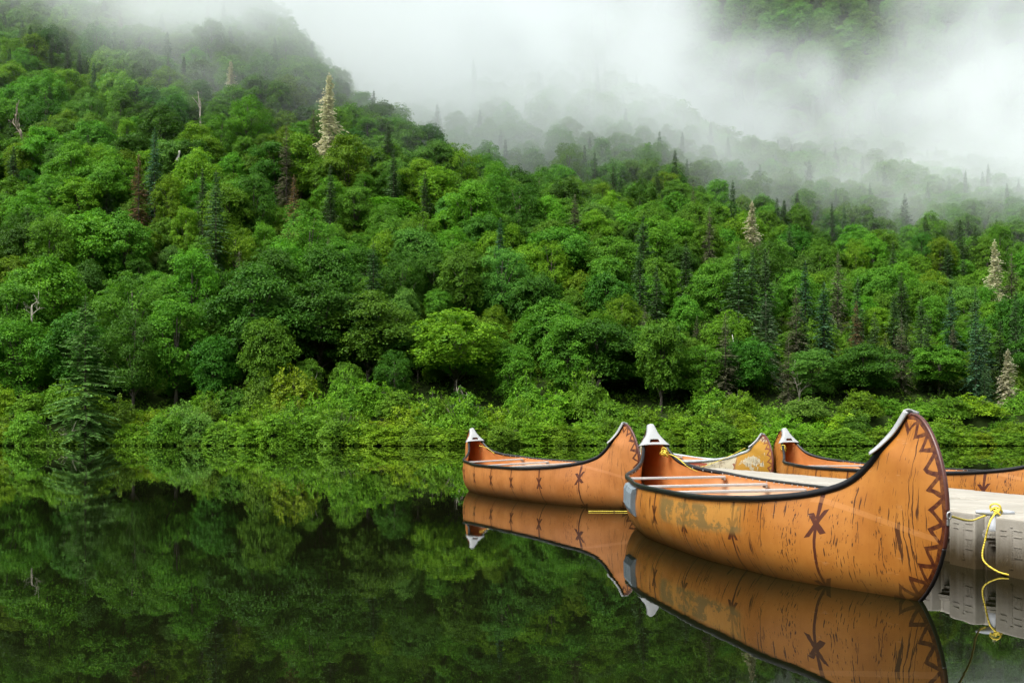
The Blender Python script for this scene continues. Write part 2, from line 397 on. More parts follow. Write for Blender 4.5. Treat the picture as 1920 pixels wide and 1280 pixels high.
BROAD = [make_broadleaf(100 + i, 11.5 + (i % 4) * .9, 4.3 + (i % 3) * .45, ('round', 'layer', 'round', 'tall')[i % 4]) for i in range(10)]
BROAD_DIM = [(11.5 + (i % 4) * .9, 4.3 + (i % 3) * .45) for i in range(10)]
SPRUCE = [make_spruce(200 + i, 14.0, (2.7, 2.2, 3.1)[i % 3], 1.0, (0, .25, .5)[i % 3], step=.38, needle=.17, droop=.34) for i in range(4)]
SPRUCE_DYING = [make_spruce(220 + i, 13.0, 2.5, .6, 0, needle=.10, step=.30, droop=.36) for i in range(2)]
SPRUCE_PALE = [make_spruce(240, 13.0, 2.9, 1.0, 0.0, step=.34, needle=.22, droop=.5)]
SPRUCE_BIG = make_spruce(250, 16.5, 6.0, 1.0, .0, step=.50, needle=.17, droop=.20)
SHRUBS = [make_shrub(300 + i, 3.6, 2.6) for i in range(6)]

HUES = [((1.36, 1.13, .65), 'bright yellow-green'), ((1.08, 1.14, .8), 'fresh green'), ((.92, .98, .9), 'mid-green'),
        ((.52, .64, .66), 'deep green'), ((1.0, 1.02, 1.9), 'grey-green')]
def plant(name, meshes, mats, part_names, loc, scale, rz, color=None, tilt=0.0):
    root = empty(name, loc, rz); root.scale = scale if hasattr(scale, '__len__') else (scale,) * 3
    if tilt: root.rotation_euler = (tilt, 0, rz)
    for me, mt, pn in zip(meshes, mats, part_names):
        if not me.materials: me.materials.append(mt)
        o = obj(pn, me, None, root)
        if me.materials[0] != mt:
            o.material_slots[0].link = 'OBJECT'; o.material_slots[0].material = mt
        if color is not None: o.color = tuple(color) + (1,)
    return root

# ------------------------------------------------------------------ conifers set where the photograph shows them
# (pixel x, pixel y of the tip, pixel y where the canopy swallows it, kind, phrase)
CONIFERS = [
 (405,320,480,'spruce','with bare grey lower branches'), (380,313,375,'spruce','with a narrow dark tip'), (290,240,335,'spruce','of blue-green colour'),
 (260,290,385,'rust',''), (200,318,355,'spruce','just topping the canopy'), (537,238,330,'dying',''), (551,330,410,'rust',''),
 (598,22,75,'spruce','fading into the mist'), (574,34,62,'spruce','fading into the mist'), (642,66,165,'spruce','fading into the mist'),
 (745,120,165,'spruce','fading into the mist'), (764,139,170,'spruce','fading into the mist'), (787,152,200,'spruce','fading into the mist'),
 (888,112,205,'spruce','fading into the mist'), (820,195,262,'spruce','fading into the mist'), (700,455,545,'spruce','among broadleaf crowns'),
 (615,448,505,'dying',''), (938,410,475,'spruce','of blue-green colour'), (797,320,360,'spruce','just topping the canopy'), (738,280,345,'spruce','among broadleaf crowns'),
 (893,306,335,'spruce','just topping the canopy'), (1200,455,545,'spruce','among broadleaf crowns'), (1286,455,505,'spruce','among broadleaf crowns'),
 (1330,390,455,'dying',''), (1410,378,445,'pale',''), (1425,440,482,'dying',''), (1385,460,555,'spruce','among broadleaf crowns'), (1410,468,545,'spruce','with bare grey lower branches'),
 (1435,464,535,'spruce','with bare grey lower branches'), (1510,490,548,'spruce','of blue-green colour'), (1571,475,535,'dying',''), (1608,520,560,'spruce','among broadleaf crowns'),
 (1690,510,552,'spruce','among broadleaf crowns'), (1605,565,625,'rust',''), (1727,556,665,'spruce','among broadleaf crowns'), (1690,600,665,'dying',''),
 (1783,540,580,'spruce','of blue-green colour'), (1787,692,805,'dying',''), (1846,598,705,'spruce','of blue-green colour'), (1875,600,705,'spruce','with bare grey lower branches'),
 (1890,655,745,'pale',''), (1865,450,535,'pale',''), (1777,455,492,'spruce','just topping the canopy'), (1806,480,500,'spruce','just topping the canopy'),
 (1846,718,805,'spruce','among broadleaf crowns'), (1908,690,790,'spruce','among broadleaf crowns'), (1680,226,268,'spruce','fading into the mist'),
 (1735,404,455,'spruce','fading into the mist'), (1800,410,460,'spruce','fading into the mist'), (10,30,52,'spruce','just topping the canopy'), (42,38,68,'spruce','just topping the canopy'),
 (96,75,115,'spruce','among broadleaf crowns'), (126,74,130,'spruce','among broadleaf crowns'), (149,93,132,'spruce','among broadleaf crowns'), (433,114,162,'pale',''),
 (488,150,178,'spruce','just topping the canopy'), (315,100,135,'spruce','fading into the mist'), (345,106,140,'spruce','fading into the mist'),
 (617,138,268,'pale',''), (975,660,745,'spruce','low beside the shrubs'), (1150,310,370,'spruce','fading into the mist'), (1078,366,410,'dying',''),
 (1495,360,400,'spruce','fading into the mist'), (1470,375,410,'spruce','fading into the mist'), (1300,345,385,'dying',''), (1560,380,420,'spruce','fading into the mist'),
 (1232,318,365,'spruce','fading into the mist'), (1115,285,330,'spruce','fading into the mist'), (390,0,45,'dying',''), (225,20,60,'dying',''),
 (1640,585,640,'spruce','among broadleaf crowns'), (1740,600,690,'spruce','with bare grey lower branches'), (1830,585,640,'spruce','of blue-green colour'), (1700,690,770,'spruce','low beside the shrubs'),
 (1660,640,720,'dying',''), (1545,530,580,'spruce','of blue-green colour'), (1480,420,465,'spruce','among broadleaf crowns'),
]
rngx = np.random.default_rng(77)
for _ in range(46):                                  # more slim spruces scattered through the canopy
    px = rngx.uniform(20, 1900) if rngx.uniform() < .45 else rngx.uniform(1150, 1910)
    lo_ = np.interp(px, [0, 500, 900, 1100, 1900], [60, 120, 310, 370, 470]); pt = rngx.uniform(lo_, 640 if px > 1100 else 520)
    if min(math.hypot(px - c[0], (pt - c[1]) * .8) for c in CONIFERS) < 34: continue
    hp = np.interp(pt, [100, 640], [38, 95]) * rngx.uniform(.7, 1.2)
    CONIFERS.append((px, pt, pt + hp, 'spruce' if rngx.uniform() < .74 else 'dying', ''))
occluders = []           # (X, Y, Z centre, rx, rz, id) for the visibility estimate
taken = []
KIND_NAME = {'spruce': 'dark green spruce', 'dying': 'thin grey-brown dying spruce', 'rust': 'rust-brown dying spruce', 'pale': 'pale lichen-draped dead spruce'}
def slope_band(y):
    return ('behind the shoreline shrubs' if y > 610 else 'on the lower slope' if y > 500 else 'on the middle slope' if y > 380
            else 'on the upper slope' if y > 240 else 'high on the misty slope')
rngc = np.random.default_rng(7); conifer_objs = []
for i, (px, pt, pb, kind, phrase) in enumerate(CONIFERS):
    X, Y = ray_ground(px, pb, 7.5); Y = max(Y - (3.5 if kind == 'pale' else 2.0), 136.0 + 5 * ((i * 7) % 4)); X = (px - 960) / F_PX * Y
    g = float(terrain(X, Y)); top = CAM_H - (pt - HORIZON) / F_PX * Y; h = np.clip(top - g, 6, 26)
    if kind == 'spruce': me = SPRUCE[i % len(SPRUCE)]; mt = M_NEEDLE; nat = 14.0
    elif kind == 'pale': me = SPRUCE_PALE[0]; mt = M_LICHEN; nat = 13.0
    else: me = SPRUCE_DYING[i % 2]; mt = M_RUST if kind == 'rust' else M_DYING; nat = 13.0
    s = h / nat; sw = s * rngc.uniform(.85, 1.15) * (14.0 / max(h, 9)) ** .35
    blue = 'blue-green' in phrase
    o = plant('spruce_tree', me, (mt, M_PALEBARK if kind == 'pale' else M_BARK), ('crown', 'trunk'), (X, Y, g), (sw, sw, s), rngc.uniform(0, 6.28),
              (.85, 1.05, 1.5) if blue else (rngc.uniform(.8, 1.15),) * 3)
    conifer_objs.append((o, px, pt, kind, phrase)); taken.append((X, Y - 2.0, 5.2 if kind == 'pale' else 4.6)); occluders.append((X, Y, g + h * .55, 1.3 * sw, h * .4, -1))
groups = {}
for rec in conifer_objs:
    nm = 'blue-green spruce' if 'blue' in rec[4] else KIND_NAME[rec[3]]
    groups.setdefault((nm, slope_band(rec[2])), []).append(rec)
for (nm, band), rs in groups.items():
    rs.sort(key=lambda r: r[1]); n_all = len(rs)
    for k, (o, px, pt, _, phrase) in enumerate(rs):
        if (px, pt) == (617, 138): lab = 'tall cream-coloured lichen-draped dead spruce standing out against the green below the mist'
        elif n_all == 1: lab = f'{nm} {band}, the only such one there'
        else: lab = f'{nm} {band}, {ordinal(k + 1)} such from the left'
        tag(o, lab, 'spruce', 'spruces on the hillside')

# the broad spruce leaning over the water at the left
bx, by = (160 - 960) / F_PX * 125.8, 125.8
o = plant('spruce_tree', SPRUCE_BIG, (M_NEEDLE, M_BARK), ('crown', 'trunk'), (bx, by, float(terrain(bx, by)) - .2), (1.0, 1.0, 1.08), .4, (1.15, 1.25, .75))
tag(o, 'broad drooping spruce with tiered boughs growing right at the water beside the shrubs', 'spruce', 'spruces on the hillside')
taken.append((bx, by, 5.5)); occluders.append((bx, by, 8.5, 3.6, 7.5, -1))
# large dark spruce above the dock and the small ones round it
for (px, pt, dist, sw, lab) in ((1436, 550, 142.0, 1.15, 'tall full dark spruce behind the shrubs above the weathered canoe'),):
    X = (px - 960) / F_PX * dist; g = float(terrain(X, dist)); h = CAM_H - (pt - HORIZON) / F_PX * dist - g
    o = plant('spruce_tree', SPRUCE[2], (M_NEEDLE, M_PALEBARK), ('crown', 'trunk'), (X, dist, g), (sw, sw, h / 14.0), 1.1, (1.0, 1.0, 1.1))
    tag(o, lab, 'spruce', 'spruces on the hillside'); taken.append((X, dist, 4)); occluders.append((X, dist, g + h * .5, 2.0, h * .45, -1))

# ------------------------------------------------------------------ broadleaf forest
def scatter(rng, region, r, n_try, blocked):
    cell = r; gridd = {}; out = []
    for (x, y, br) in blocked: gridd.setdefault((int(x // 8), int(y // 8)), []).append((x, y, br))
    mine = {}
    (y0, y1) = region
    for _ in range(n_try):
        y = math.sqrt(rng.uniform(y0 * y0, y1 * y1)); x = rng.uniform(-.54, .54) * y
        k = (int(x // r), int(y // r)); ok = True
        for a in (-1, 0, 1):
            for b in (-1, 0, 1):
                for (qx, qy) in mine.get((k[0] + a, k[1] + b), ()):
                    if (qx - x) ** 2 + (qy - y) ** 2 < r * r: ok = False
        if ok:
            k8 = (int(x // 8), int(y // 8))
            for a in (-1, 0, 1):
                for b in (-1, 0, 1):
                    for (qx, qy, br) in gridd.get((k8[0] + a, k8[1] + b), ()):
                        if (qx - x) ** 2 + (qy - y) ** 2 < br * br: ok = False
        if ok: mine.setdefault(k, []).append((x, y)); out.append((x, y))
    return out
rngf = np.random.default_rng(11)
# a few trees placed as in the photograph: (pixel x, pixel y of the crown top, distance, width scale, hue, proto)
PLACED = [(855, 585, 139, 1.22, 0, 2), (478, 470, 141, 1.25, 3, 1), (600, 520, 143, 1.25, 3, 5), (330, 545, 139, 1.1, 2, 3), (250, 500, 146, 1.1, 2, 7),
          (40, 590, 136, 1.15, 2, 3), (690, 545, 142, 1.15, 2, 1), (1125, 590, 140, 1.15, 3, 5), (1225, 600, 141, 1.05, 2, 7), (1030, 560, 147, 1.1, 2, 0),
          (965, 640, 137, .8, 2, 3), (1620, 645, 138, 1.0, 3, 1), (1525, 665, 137, .9, 4, 3), (1320, 640, 139, .9, 2, 7), (90, 480, 150, 1.1, 1, 0), (1060, 405, 196, 1.15, 3, 4),
          (735, 395, 190, 1.15, 1, 6), (95, 165, 265, 1.5, 0, 8), (915, 290, 236, 1.0, 1, 2), (20, 520, 143, 1.1, 2, 9), (170, 400, 168, 1.1, 1, 4), (1760, 660, 140, .85, 2, 9)]
trees = []
for (px, pt, dist, sc, hue, pr) in PLACED:
    X = (px - 960) / F_PX * dist; g = float(terrain(X, dist)); H0, R0 = BROAD_DIM[pr]
    h = np.clip(CAM_H - (pt - HORIZON) / F_PX * dist - g, 7, 17)
    trees.append([X, dist, g, sc, h / H0, pr, hue]); taken.append((X, dist, 5.2))
pts = scatter(rngf, (135, 345), 4.4, 40000, taken)
for (x, y) in pts:
    pr = int(rngf.integers(0, 10)); g = float(terrain(x, y))
    hue = int(rngf.choice(5, p=[.20, .28, .27, .15, .10] if y > 165 or x > 8 else [.07, .15, .28, .45, .05])); sc = rngf.choice([rngf.uniform(.45, .66), rngf.uniform(.62, .95)], p=[.45, .55])
    sc *= 1 - .20 * float(sstep(-5, 60, x)); trees.append([x, y, g, sc, sc * rngf.uniform(.9, 1.35), pr, hue])
# visibility estimate by painting crowns from far to near on a coarse picture
Wd, Hd = 480, 320; idb = np.full((Hd, Wd), -2, int); yy, xx = np.mgrid[0:Hd, 0:Wd]
items = [(t[0], t[1], t[2] + BROAD_DIM[t[5]][0] * t[4] * .62, BROAD_DIM[t[5]][1] * t[3], BROAD_DIM[t[5]][0] * t[4] * .38, i) for i, t in enumerate(trees)] + occluders
for (X, Y, Z, rx, rz, i) in sorted(items, key=lambda a: -a[1]):
    px, py = project((X, Y, Z)); px, py = px / 4, py / 4; ax, ay = rx * F_PX / Y / 4, rz * F_PX / Y / 4
    x0, x1, y0, y1 = int(max(0, px - ax)), int(min(Wd, px + ax + 1)), int(max(0, py - ay)), int(min(Hd, py + ay + 1))
    if x1 <= x0 or y1 <= y0: continue
    msk = ((xx[y0:y1, x0:x1] - px) / ax) ** 2 + ((yy[y0:y1, x0:x1] - py) / ay) ** 2 < 1
    idb[y0:y1, x0:x1][msk] = i
idb[193:] = -2                                        # below the shrub tops
cnt = np.bincount(idb[idb >= 0], minlength=len(trees)).astype(float)
for i, t in enumerate(trees):
    if t[1] > 265 + .35 * abs(min(t[0], 0)): cnt[i] *= .3              # veiled by the mist
order = np.argsort(-cnt); single = set(int(i) for i in order[:300] if cnt[i] > 6)
rest = [i for i in range(len(trees)) if i not in single]
rec = []
for i in sorted(single):
    X, Y, g, sc, sh, pr, hue = trees[i]
    col, nm = HUES[hue]; v = rngf.uniform(.88, 1.12)
    o = plant('broadleaf_tree', BROAD[pr], (M_LEAF, M_BARK), ('crown', 'trunk'), (X, Y, g), (sc, sc, sh), rngf.uniform(0, 6.28), tuple(c * v for c in col))
    p = project((X, Y, g + BROAD_DIM[pr][0] * sh * .65)); rec.append((o, p, nm))
bands = {}
for r in rec: bands.setdefault(slope_band(r[1][1]), []).append(r)
for band, rs in bands.items():
    rs.sort(key=lambda r: r[1][0])
    for k, (o, p, nm) in enumerate(rs):
        tag(o, f'{nm} broadleaf tree {band}, {ordinal(k + 1)} from the left in that band', 'tree', 'broadleaf trees on the hillside')

# everything farther or hidden: one mass of forest, instanced on points
def forest_mass():
    P = []
    for i in rest:
        X, Y, g, sc, sh, pr, hue = trees[i]; P.append((X, Y, g, sc, sh, rngf.uniform(0, 6.28), pr))
    for (x, y) in scatter(rngf, (345, 520), 8.5, 7000, []):
        s = rngf.uniform(.85, 1.2); P.append((x, y, float(terrain(x, y)), s, s, rngf.uniform(0, 6.28), int(rngf.integers(0, 12))))
    for (x, y) in scatter(rngf, (520, 1050), 9.5, 26000, []):
        s = rngf.uniform(1.1, 1.6); P.append((x, y, float(terrain(x, y)), s, s, rngf.uniform(0, 6.28), int(rngf.integers(0, 13))))
    for (x, y) in scatter(rngf, (230, 420), 17.0, 1500, []):
        s = rngf.uniform(.8, 1.15); P.append((x, y, float(terrain(x, y)), s, s, rngf.uniform(0, 6.28), 10 + int(rngf.integers(0, 3))))
    for (x, y) in scatter(rngf, (142, 260), 3.6, 9000, []):
        s = rngf.uniform(.5, 1.0) * (.75 if y < 140 else 1); P.append((x, y, float(terrain(x, y)) - .2, s, s * rngf.uniform(.7, 1.2), rngf.uniform(0, 6.28), 13 + int(rngf.integers(0, 3))))
    for _ in range(2600):  # unseen trees covering the added hillside behind the camera
        x, y = rngf.uniform(-420, 420), rngf.uniform(-330, -44); s = rngf.uniform(.8, 1.2)
        P.append((x, y, float(opposite(x, y)), s, s, rngf.uniform(0, 6.28), int(rngf.integers(0, 12))))
    P = np.array(P)
    me = bpy.data.meshes.new('forest'); me.vertices.add(len(P)); me.vertices.foreach_set('co', P[:, :3].astype(np.float32).ravel())
    a = me.attributes.new('size', 'FLOAT_VECTOR', 'POINT'); a.data.foreach_set('vector', P[:, [3, 3, 4]].astype(np.float32).ravel())
    a = me.attributes.new('spin', 'FLOAT_VECTOR', 'POINT'); a.data.foreach_set('vector', np.stack([P[:, 5] * 0, P[:, 5] * 0, P[:, 5]], 1).astype(np.float32).ravel())
    a = me.attributes.new('which', 'INT', 'POINT'); a.data.foreach_set('value', P[:, 6].astype(np.int32))
    me.update(); fo = obj('forest', me)
    tag(fo, 'misty mass of broadleaf and spruce forest on the far slopes', None, None, 'stuff')
    def first_obj(mesh): return next(o for o in bpy.data.objects if o.type == 'MESH' and o.data == mesh)
    protos = []
    used = {o.data for o in bpy.data.objects if o.type == 'MESH'}
    for cr, tr in BROAD: protos.append(first_obj(cr) if cr in used else first_obj(BROAD[0][0]))
    for k in (0, 1, 2): protos.append(first_obj(SPRUCE[k][0]))
    for k in (0, 2, 4): protos.append(first_obj(SHRUBS[k][0]))
    nt = bpy.data.node_groups.new('forest_scatter', 'GeometryNodeTree')
    nt.interface.new_socket('Geometry', in_out='INPUT', socket_type='NodeSocketGeometry'); nt.interface.new_socket('Geometry', in_out='OUTPUT', socket_type='NodeSocketGeometry')
    N = Nodes(nt); gi = N.n('NodeGroupInput'); go = N.n('NodeGroupOutput'); join = N.n('GeometryNodeJoinGeometry')
    def named(nm, ty):
        q = N.n('GeometryNodeInputNamedAttribute', data_type=ty); q.inputs['Name'].default_value = nm; return q.outputs[0]
    which, size, spin = named('which', 'INT'), named('size', 'FLOAT_VECTOR'), named('spin', 'FLOAT_VECTOR')
    for k, pob in enumerate(protos):
        oi = N.n('GeometryNodeObjectInfo'); oi.transform_space = 'ORIGINAL'; oi.inputs['Object'].default_value = pob; oi.inputs['As Instance'].default_value = True
        cmpn = N.n('FunctionNodeCompare', data_type='INT', operation='EQUAL'); nt.links.new(which, cmpn.inputs[2]); cmpn.inputs[3].default_value = k
        ip = N.n('GeometryNodeInstanceOnPoints'); nt.links.new(gi.outputs[0], ip.inputs['Points']); nt.links.new(cmpn.outputs[0], ip.inputs['Selection'])
        nt.links.new(oi.outputs['Geometry'], ip.inputs['Instance']); nt.links.new(spin, ip.inputs['Rotation']); nt.links.new(size, ip.inputs['Scale'])
        nt.links.new(ip.outputs[0], join.inputs[0])
    nt.links.new(join.outputs[0], go.inputs[0])
    mod = fo.modifiers.new('scatter', 'NODES'); mod.node_group = nt
    print('forest mass', len(P), 'single', len(single), 'of', len(trees))

# ------------------------------------------------------------------ shoreline shrubs
rngs = np.random.default_rng(21); shr = []
for row, (dy, hs_, step) in enumerate(((1.4, .72, 3.3), (4.8, .95, 3.5), (8.6, 1.08, 3.6))):
    X = -74.0 + row * 1.3
    while X < 66:
        hk = hs_ * (1.08 - .42 * float(sstep(0, 55, X))) * rngs.choice([rngs.uniform(.65, .95), rngs.uniform(.95, 1.45)])
        y = float(shore_y(X)) + dy + (rngs.uniform(-.6, 1.0) if row == 0 else rngs.uniform(-2.0, 2.2))
        if not (row < 2 and -57 < X < -46.0):
            w = rngs.uniform(.85, 1.2)
            hue = int(rngs.choice(5, p=[.24, .40, .28, .03, .05]))
            col, nm = HUES[hue]; v = rngs.uniform(.9, 1.12)
            o = plant('shrub', SHRUBS[int(rngs.integers(0, 6))], (M_SHRUB, M_BARK), ('foliage', 'stems'), (X, y, float(terrain(X, y)) - .1), (w, w, hk), rngs.uniform(0, 6.28), tuple(c * v for c in col))
            shr.append((o, row, X, nm))
        X += step * rngs.uniform(.8, 1.2)
for row, rn in enumerate(('at the water\'s edge', 'in the second row from the water', 'in the back row before the trees')):
    rs = sorted([s for s in shr if s[1] == row], key=lambda s: s[2])
    for k, (o, _, X, nm) in enumerate(rs):
        tag(o, f'{nm} leafy shoreline shrub {rn}, {ordinal(k + 1)} from the left', 'shrub', 'shrubs along the far shore')

# low growth right at the waterline, nobody could count it
def undergrowth():
    rng = np.random.default_rng(5); n = 2600
    X = rng.uniform(-66, 70, n); Y = shore_y(X) + rng.uniform(-.3, 1.3, n) ** 1.0
    C = np.stack([X, Y, np.maximum(terrain(X, Y), 0) + rng.uniform(.12, .75, n)], 1)
    Nn = norm(rng.normal(0, .35, (n, 3)) + [0, -.45, .8])
    Q, t = clump_leaves(rng, C, Nn, rng.uniform(.25, .5, n), 12, .24, .3)
    n = 4200; X = rng.uniform(-72, 78, n); Y = shore_y(X) + rng.uniform(1.5, 26, n)      # ferns and seedlings on the bank
    C = np.stack([X, Y, terrain(X, Y) + rng.uniform(.15, 1.1, n)], 1); Nn = norm(rng.normal(0, .35, (n, 3)) + [0, -.25, .8])
    Q2, t2 = clump_leaves(rng, C, Nn, rng.uniform(.35, .7, n), 11, .30, .3); Q = np.concatenate([Q, Q2]); t = np.concatenate([t, t2])
    me = mesh_quads('undergrowth', Q, {'tint': t}); o = obj('undergrowth', me, M_SHRUB); o.color = (.72, .74, .7, 1)
    tag(o, 'low leafy growth hanging over the far waterline', None, None, 'stuff')
undergrowth()
forest_mass()

# ------------------------------------------------------------------ bare trunks and dead wood seen in the photograph
def bare(name, px, py_base, py_top, dist, seed, lab, mat, cat='dead tree', **kw):
    X = (px - 960) / F_PX * dist; zb = CAM_H - (py_base - HORIZON) / F_PX * dist; h = (py_base - py_top) / F_PX * dist
    me = make_bare(seed, 10.0, **kw); root = empty(name, (X, dist, zb)); root.scale = (h / 10.0,) * 3
    obj('trunk', me, mat, root); tag(root, lab, cat); return root
bare('bare_tree', 1500, 775, 672, 136.0, 5, 'small bare grey tree with twisting twigs behind the shrubs beyond the nearest canoe', M_PALEBARK, levels=3, thick=.22, spread=.6)
bare('bare_tree', 60, 600, 540, 135.0, 9, 'bleached bare branches poking up from the trees above the broad waterside spruce', M_PALEBARK, levels=3, thick=.26, spread=.9, first=.15)
bare('bare_tree', 1383, 770, 595, 138.0, 12, 'slender white birch trunk with few twigs beside the tall dark spruce', M_WHITEBARK, levels=1, thick=.09, spread=.22, first=.6)
bare('bare_tree', 864, 765, 703, 133.0, 14, 'short grey dead sapling standing behind the shrubs left of the canoes', M_PALEBARK, levels=3, thick=.3, spread=.9, first=.2)
bare('bare_tree', 45, 290, 195, ray_ground(45, 290, 3.0)[1] - 6, 17, 'crooked pale forked trunk holding a yellow-green crown high on the slope', simple_mat('old_bark', (.20, .17, .12), .9, .3, 3.0), levels=2, thick=.36, spread=.6, first=.55)
bare('bare_tree', 376, 235, 160, ray_ground(376, 235, 4.0)[1] - 5, 19, 'thin straight pale trunk on the upper slope below the mist', M_PALEBARK, levels=1, thick=.25, spread=.3, first=.7)
bare('bare_tree', 332, 300, 262, ray_ground(332, 290, 8.0)[1] - 5, 21, 'short snapped white trunk in the canopy of the upper slope', M_WHITEBARK, levels=0, thick=.8)
bare('bare_tree', 578, 765, 660, 134.0, 23, 'thin leaning brown trunk in the dark gap behind the shrubs', M_PALEBARK, levels=1, thick=.10, spread=.3, lean=(.12, 0), first=.7)
bare('bare_tree', 130, 835, 730, 124.5, 25, 'tangle of grey dead limbs under the broad waterside spruce', M_PALEBARK, levels=3, thick=.12, spread=1.0, lean=(.4, -.2), first=.1)
mb = MB(); r_ = 14 / F_PX * 133
mb.tube([(math.cos(a) * r_, 0, math.sin(a) * r_ * .95) for a in np.linspace(-.2, math.pi, 14)], np.linspace(.12, .26, 14), 8)
ro = obj('arched_log', mb.mesh('arched_log', True), simple_mat('wet_log', (.045, .038, .03), .7, .5, 6), None); ro.location = ((590 - 960) / F_PX * 131, 131, CAM_H - (768 - HORIZON) / F_PX * 131)
tag(ro, 'dark arched fallen log end showing above the shoreline shrubs', 'log')

# ------------------------------------------------------------------ canoes
SH_S = np.array([0, -2.6, -1.9, -1.35, -.875, -.575, -.385, -.285, -.20, -.085])
class CanoeShape:
    def __init__(s, L=7.48, bm=.872, zm=.614, hz=1.365):
        s.L = L; L2 = L / 2; s.L2 = L2
        S = SH_S.copy(); S[0] = -L2
        b = np.array([bm, bm * .97, bm * .855, bm * .753, bm * .467, .255, .180, .145, .064, .026])
        z = np.array([zm + .006, zm + .012, zm + .036, zm + .070, zm + .135, zm + .232, .985 * hz / 1.365, 1.09 * hz / 1.365, 1.215 * hz / 1.365, hz])
        ctl = np.stack([S, b, z], 1); mir = ctl[1].copy(); mir[0] = -2 * L2 - mir[0]   # mirrored point keeps midships smooth
        full = crom(np.vstack([mir, ctl]), 300); s.sheer = full[full[:, 0] >= -L2]; s.sheer[0, 0] = -L2
        st = [(-L2, -.17), (-2.4, -.17), (-1.5, -.16), (-.85, -.13), (-.4, -.085), (-.15, -.04), (0, 0), (.21, .18), (.35, .42), (.40, .68), (.355, .95), (.24, 1.17), (.12, 1.295), (.02, 1.35), (-.085, 1.365)]
        st = [(a, c * (hz / 1.365 if c > .2 else 1)) for a, c in st]
        s.keel = crom([(a, 0, c) for a, c in st], 320)
        k0 = np.nonzero(s.keel[:, 2] >= -.002)[0]; i0 = k0[k0 > 100][0]
        s.stem = s.keel[i0 - 12:]
        s.stem_len = np.r_[0, np.cumsum(np.linalg.norm(np.diff(s.stem, axis=0), axis=1))]
    def section_pairs(s, n_mid=46, n_end=64):
        """paired points on sheer (S) and keel/stem (K) from midships to the tip"""
        sm = np.linspace(-s.L2, -1.5, n_mid)
        def at(curve, x, col): 
            m = curve[:, 0] <= -1.2
            return np.interp(x, curve[m, 0], curve[m, col])
        S1 = np.stack([sm, at(s.sheer, sm, 1), at(s.sheer, sm, 2)], 1); K1 = np.stack([sm, sm * 0, at(s.keel, sm, 2)], 1)
        def tail(curve, x0):
            i = np.nonzero(curve[:, 0] > x0)[0][0]; c = np.vstack([[x0] + [np.interp(x0, curve[:i + 1, 0], curve[:i + 1, j]) for j in (1, 2)], curve[i:]])
            d = np.r_[0, np.cumsum(np.linalg.norm(np.diff(c, axis=0), axis=1))]; d /= d[-1]
            t = np.linspace(0, 1, n_end + 1)[1:]
            return np.stack([np.interp(t, d, c[:, j]) for j in range(3)], 1)
        S2, K2 = tail(s.sheer, -1.5), tail(s.keel, -1.5)
        e = np.r_[np.zeros(n_mid), np.linspace(0, 1, n_end + 1)[1:]]
        return np.vstack([S1, S2]), np.vstack([K1, K2]), e
    def surface(s, n_g=30, inset=0.0):
        S, K, e = s.section_pairs()
        n = 3.1 - 1.75 * sstep(0, .55, e)
        th = np.linspace(0, np.pi / 2, n_g)
        c = np.cos(th)[None] ** (2 / n)[:, None]; a = np.sin(th)[None] ** (2 / n)[:, None]
        c[:, -1] = 0
        P = S[:, None] + (K - S)[:, None] * a[..., None]
        P[..., 1] = np.maximum(S[:, None, 1] - inset, .0) * c * (1 + .05 * np.sin(np.pi * a) * (1 - e)[:, None])
        if inset: P[..., 2] += inset * 1.4 * a * (1 - e)[:, None]
        return P                                          # (stations, girth, 3) with s measured from the waterline stem
def canoe_hull_mesh(sh, inset=0.0, stop=None, hz_far=None):
    P = sh.surface(34, inset); ns, ng = P.shape[:2]
    if stop is not None:
        ns = int(np.nonzero(sh.section_pairs()[0][:, 0] < stop)[0][-1]) + 1; P = P[:ns]
    V, Fc, DS, LS, G = [], [], [], [], []
    gi = np.concatenate([np.zeros((ns, 1)), np.cumsum(np.linalg.norm(np.diff(P, axis=1), axis=2), axis=1)], 1)
    st = sh.stem[:, [0, 2]]
    q = P[..., [0, 2]].reshape(-1, 2); ds = np.full(len(q), 9.0); ls = np.zeros(len(q))
    near = q[:, 0] > -1.3
    d = np.linalg.norm(q[near][:, None] - st[None], axis=2); j = d.argmin(1); ds[near] = d.min(1); ls[near] = sh.stem_len[j]
    # refine arc position along the segment
    jj = np.clip(j, 1, len(st) - 2); tng = st[jj + 1] - st[jj - 1]; tl = np.linalg.norm(tng, axis=1); off = ((q[near] - st[jj]) * tng).sum(1) / tl
    ls[near] = sh.stem_len[jj] + np.clip(off, -.05, .05)
    for end in (1, -1):
        for side in (1, -1):
            o = len(V); x = end * (sh.L2 + P[..., 0]); y = side * P[..., 1]; z = P[..., 2].copy()
            if end < 0 and hz_far: z = np.where(z > .75, .75 + (z - .75) * (hz_far - .75) / (sh.sheer[-1, 2] - .75), z)
            V += [tuple(v) for v in np.stack([x, y, z], -1).reshape(-1, 3)]
            f = grid_faces(ns, ng, False, o); Fc += f if end * side > 0 else [t[::-1] for t in f]
            DS.append(ds); LS.append(ls); G.append(gi[:ns].ravel())
    me = mesh_polys('hull', V, Fc, True, {'stem_dist': np.concatenate(DS), 'stem_arc': np.concatenate(LS), 'girth': np.concatenate(G)})
    import bmesh
    bm = bmesh.new(); bm.from_mesh(me); bmesh.ops.remove_doubles(bm, verts=bm.verts, dist=.0004); bm.to_mesh(me); bm.free()
    me.polygons.foreach_set('use_smooth', [True] * len(me.polygons)); me.update()
    return me

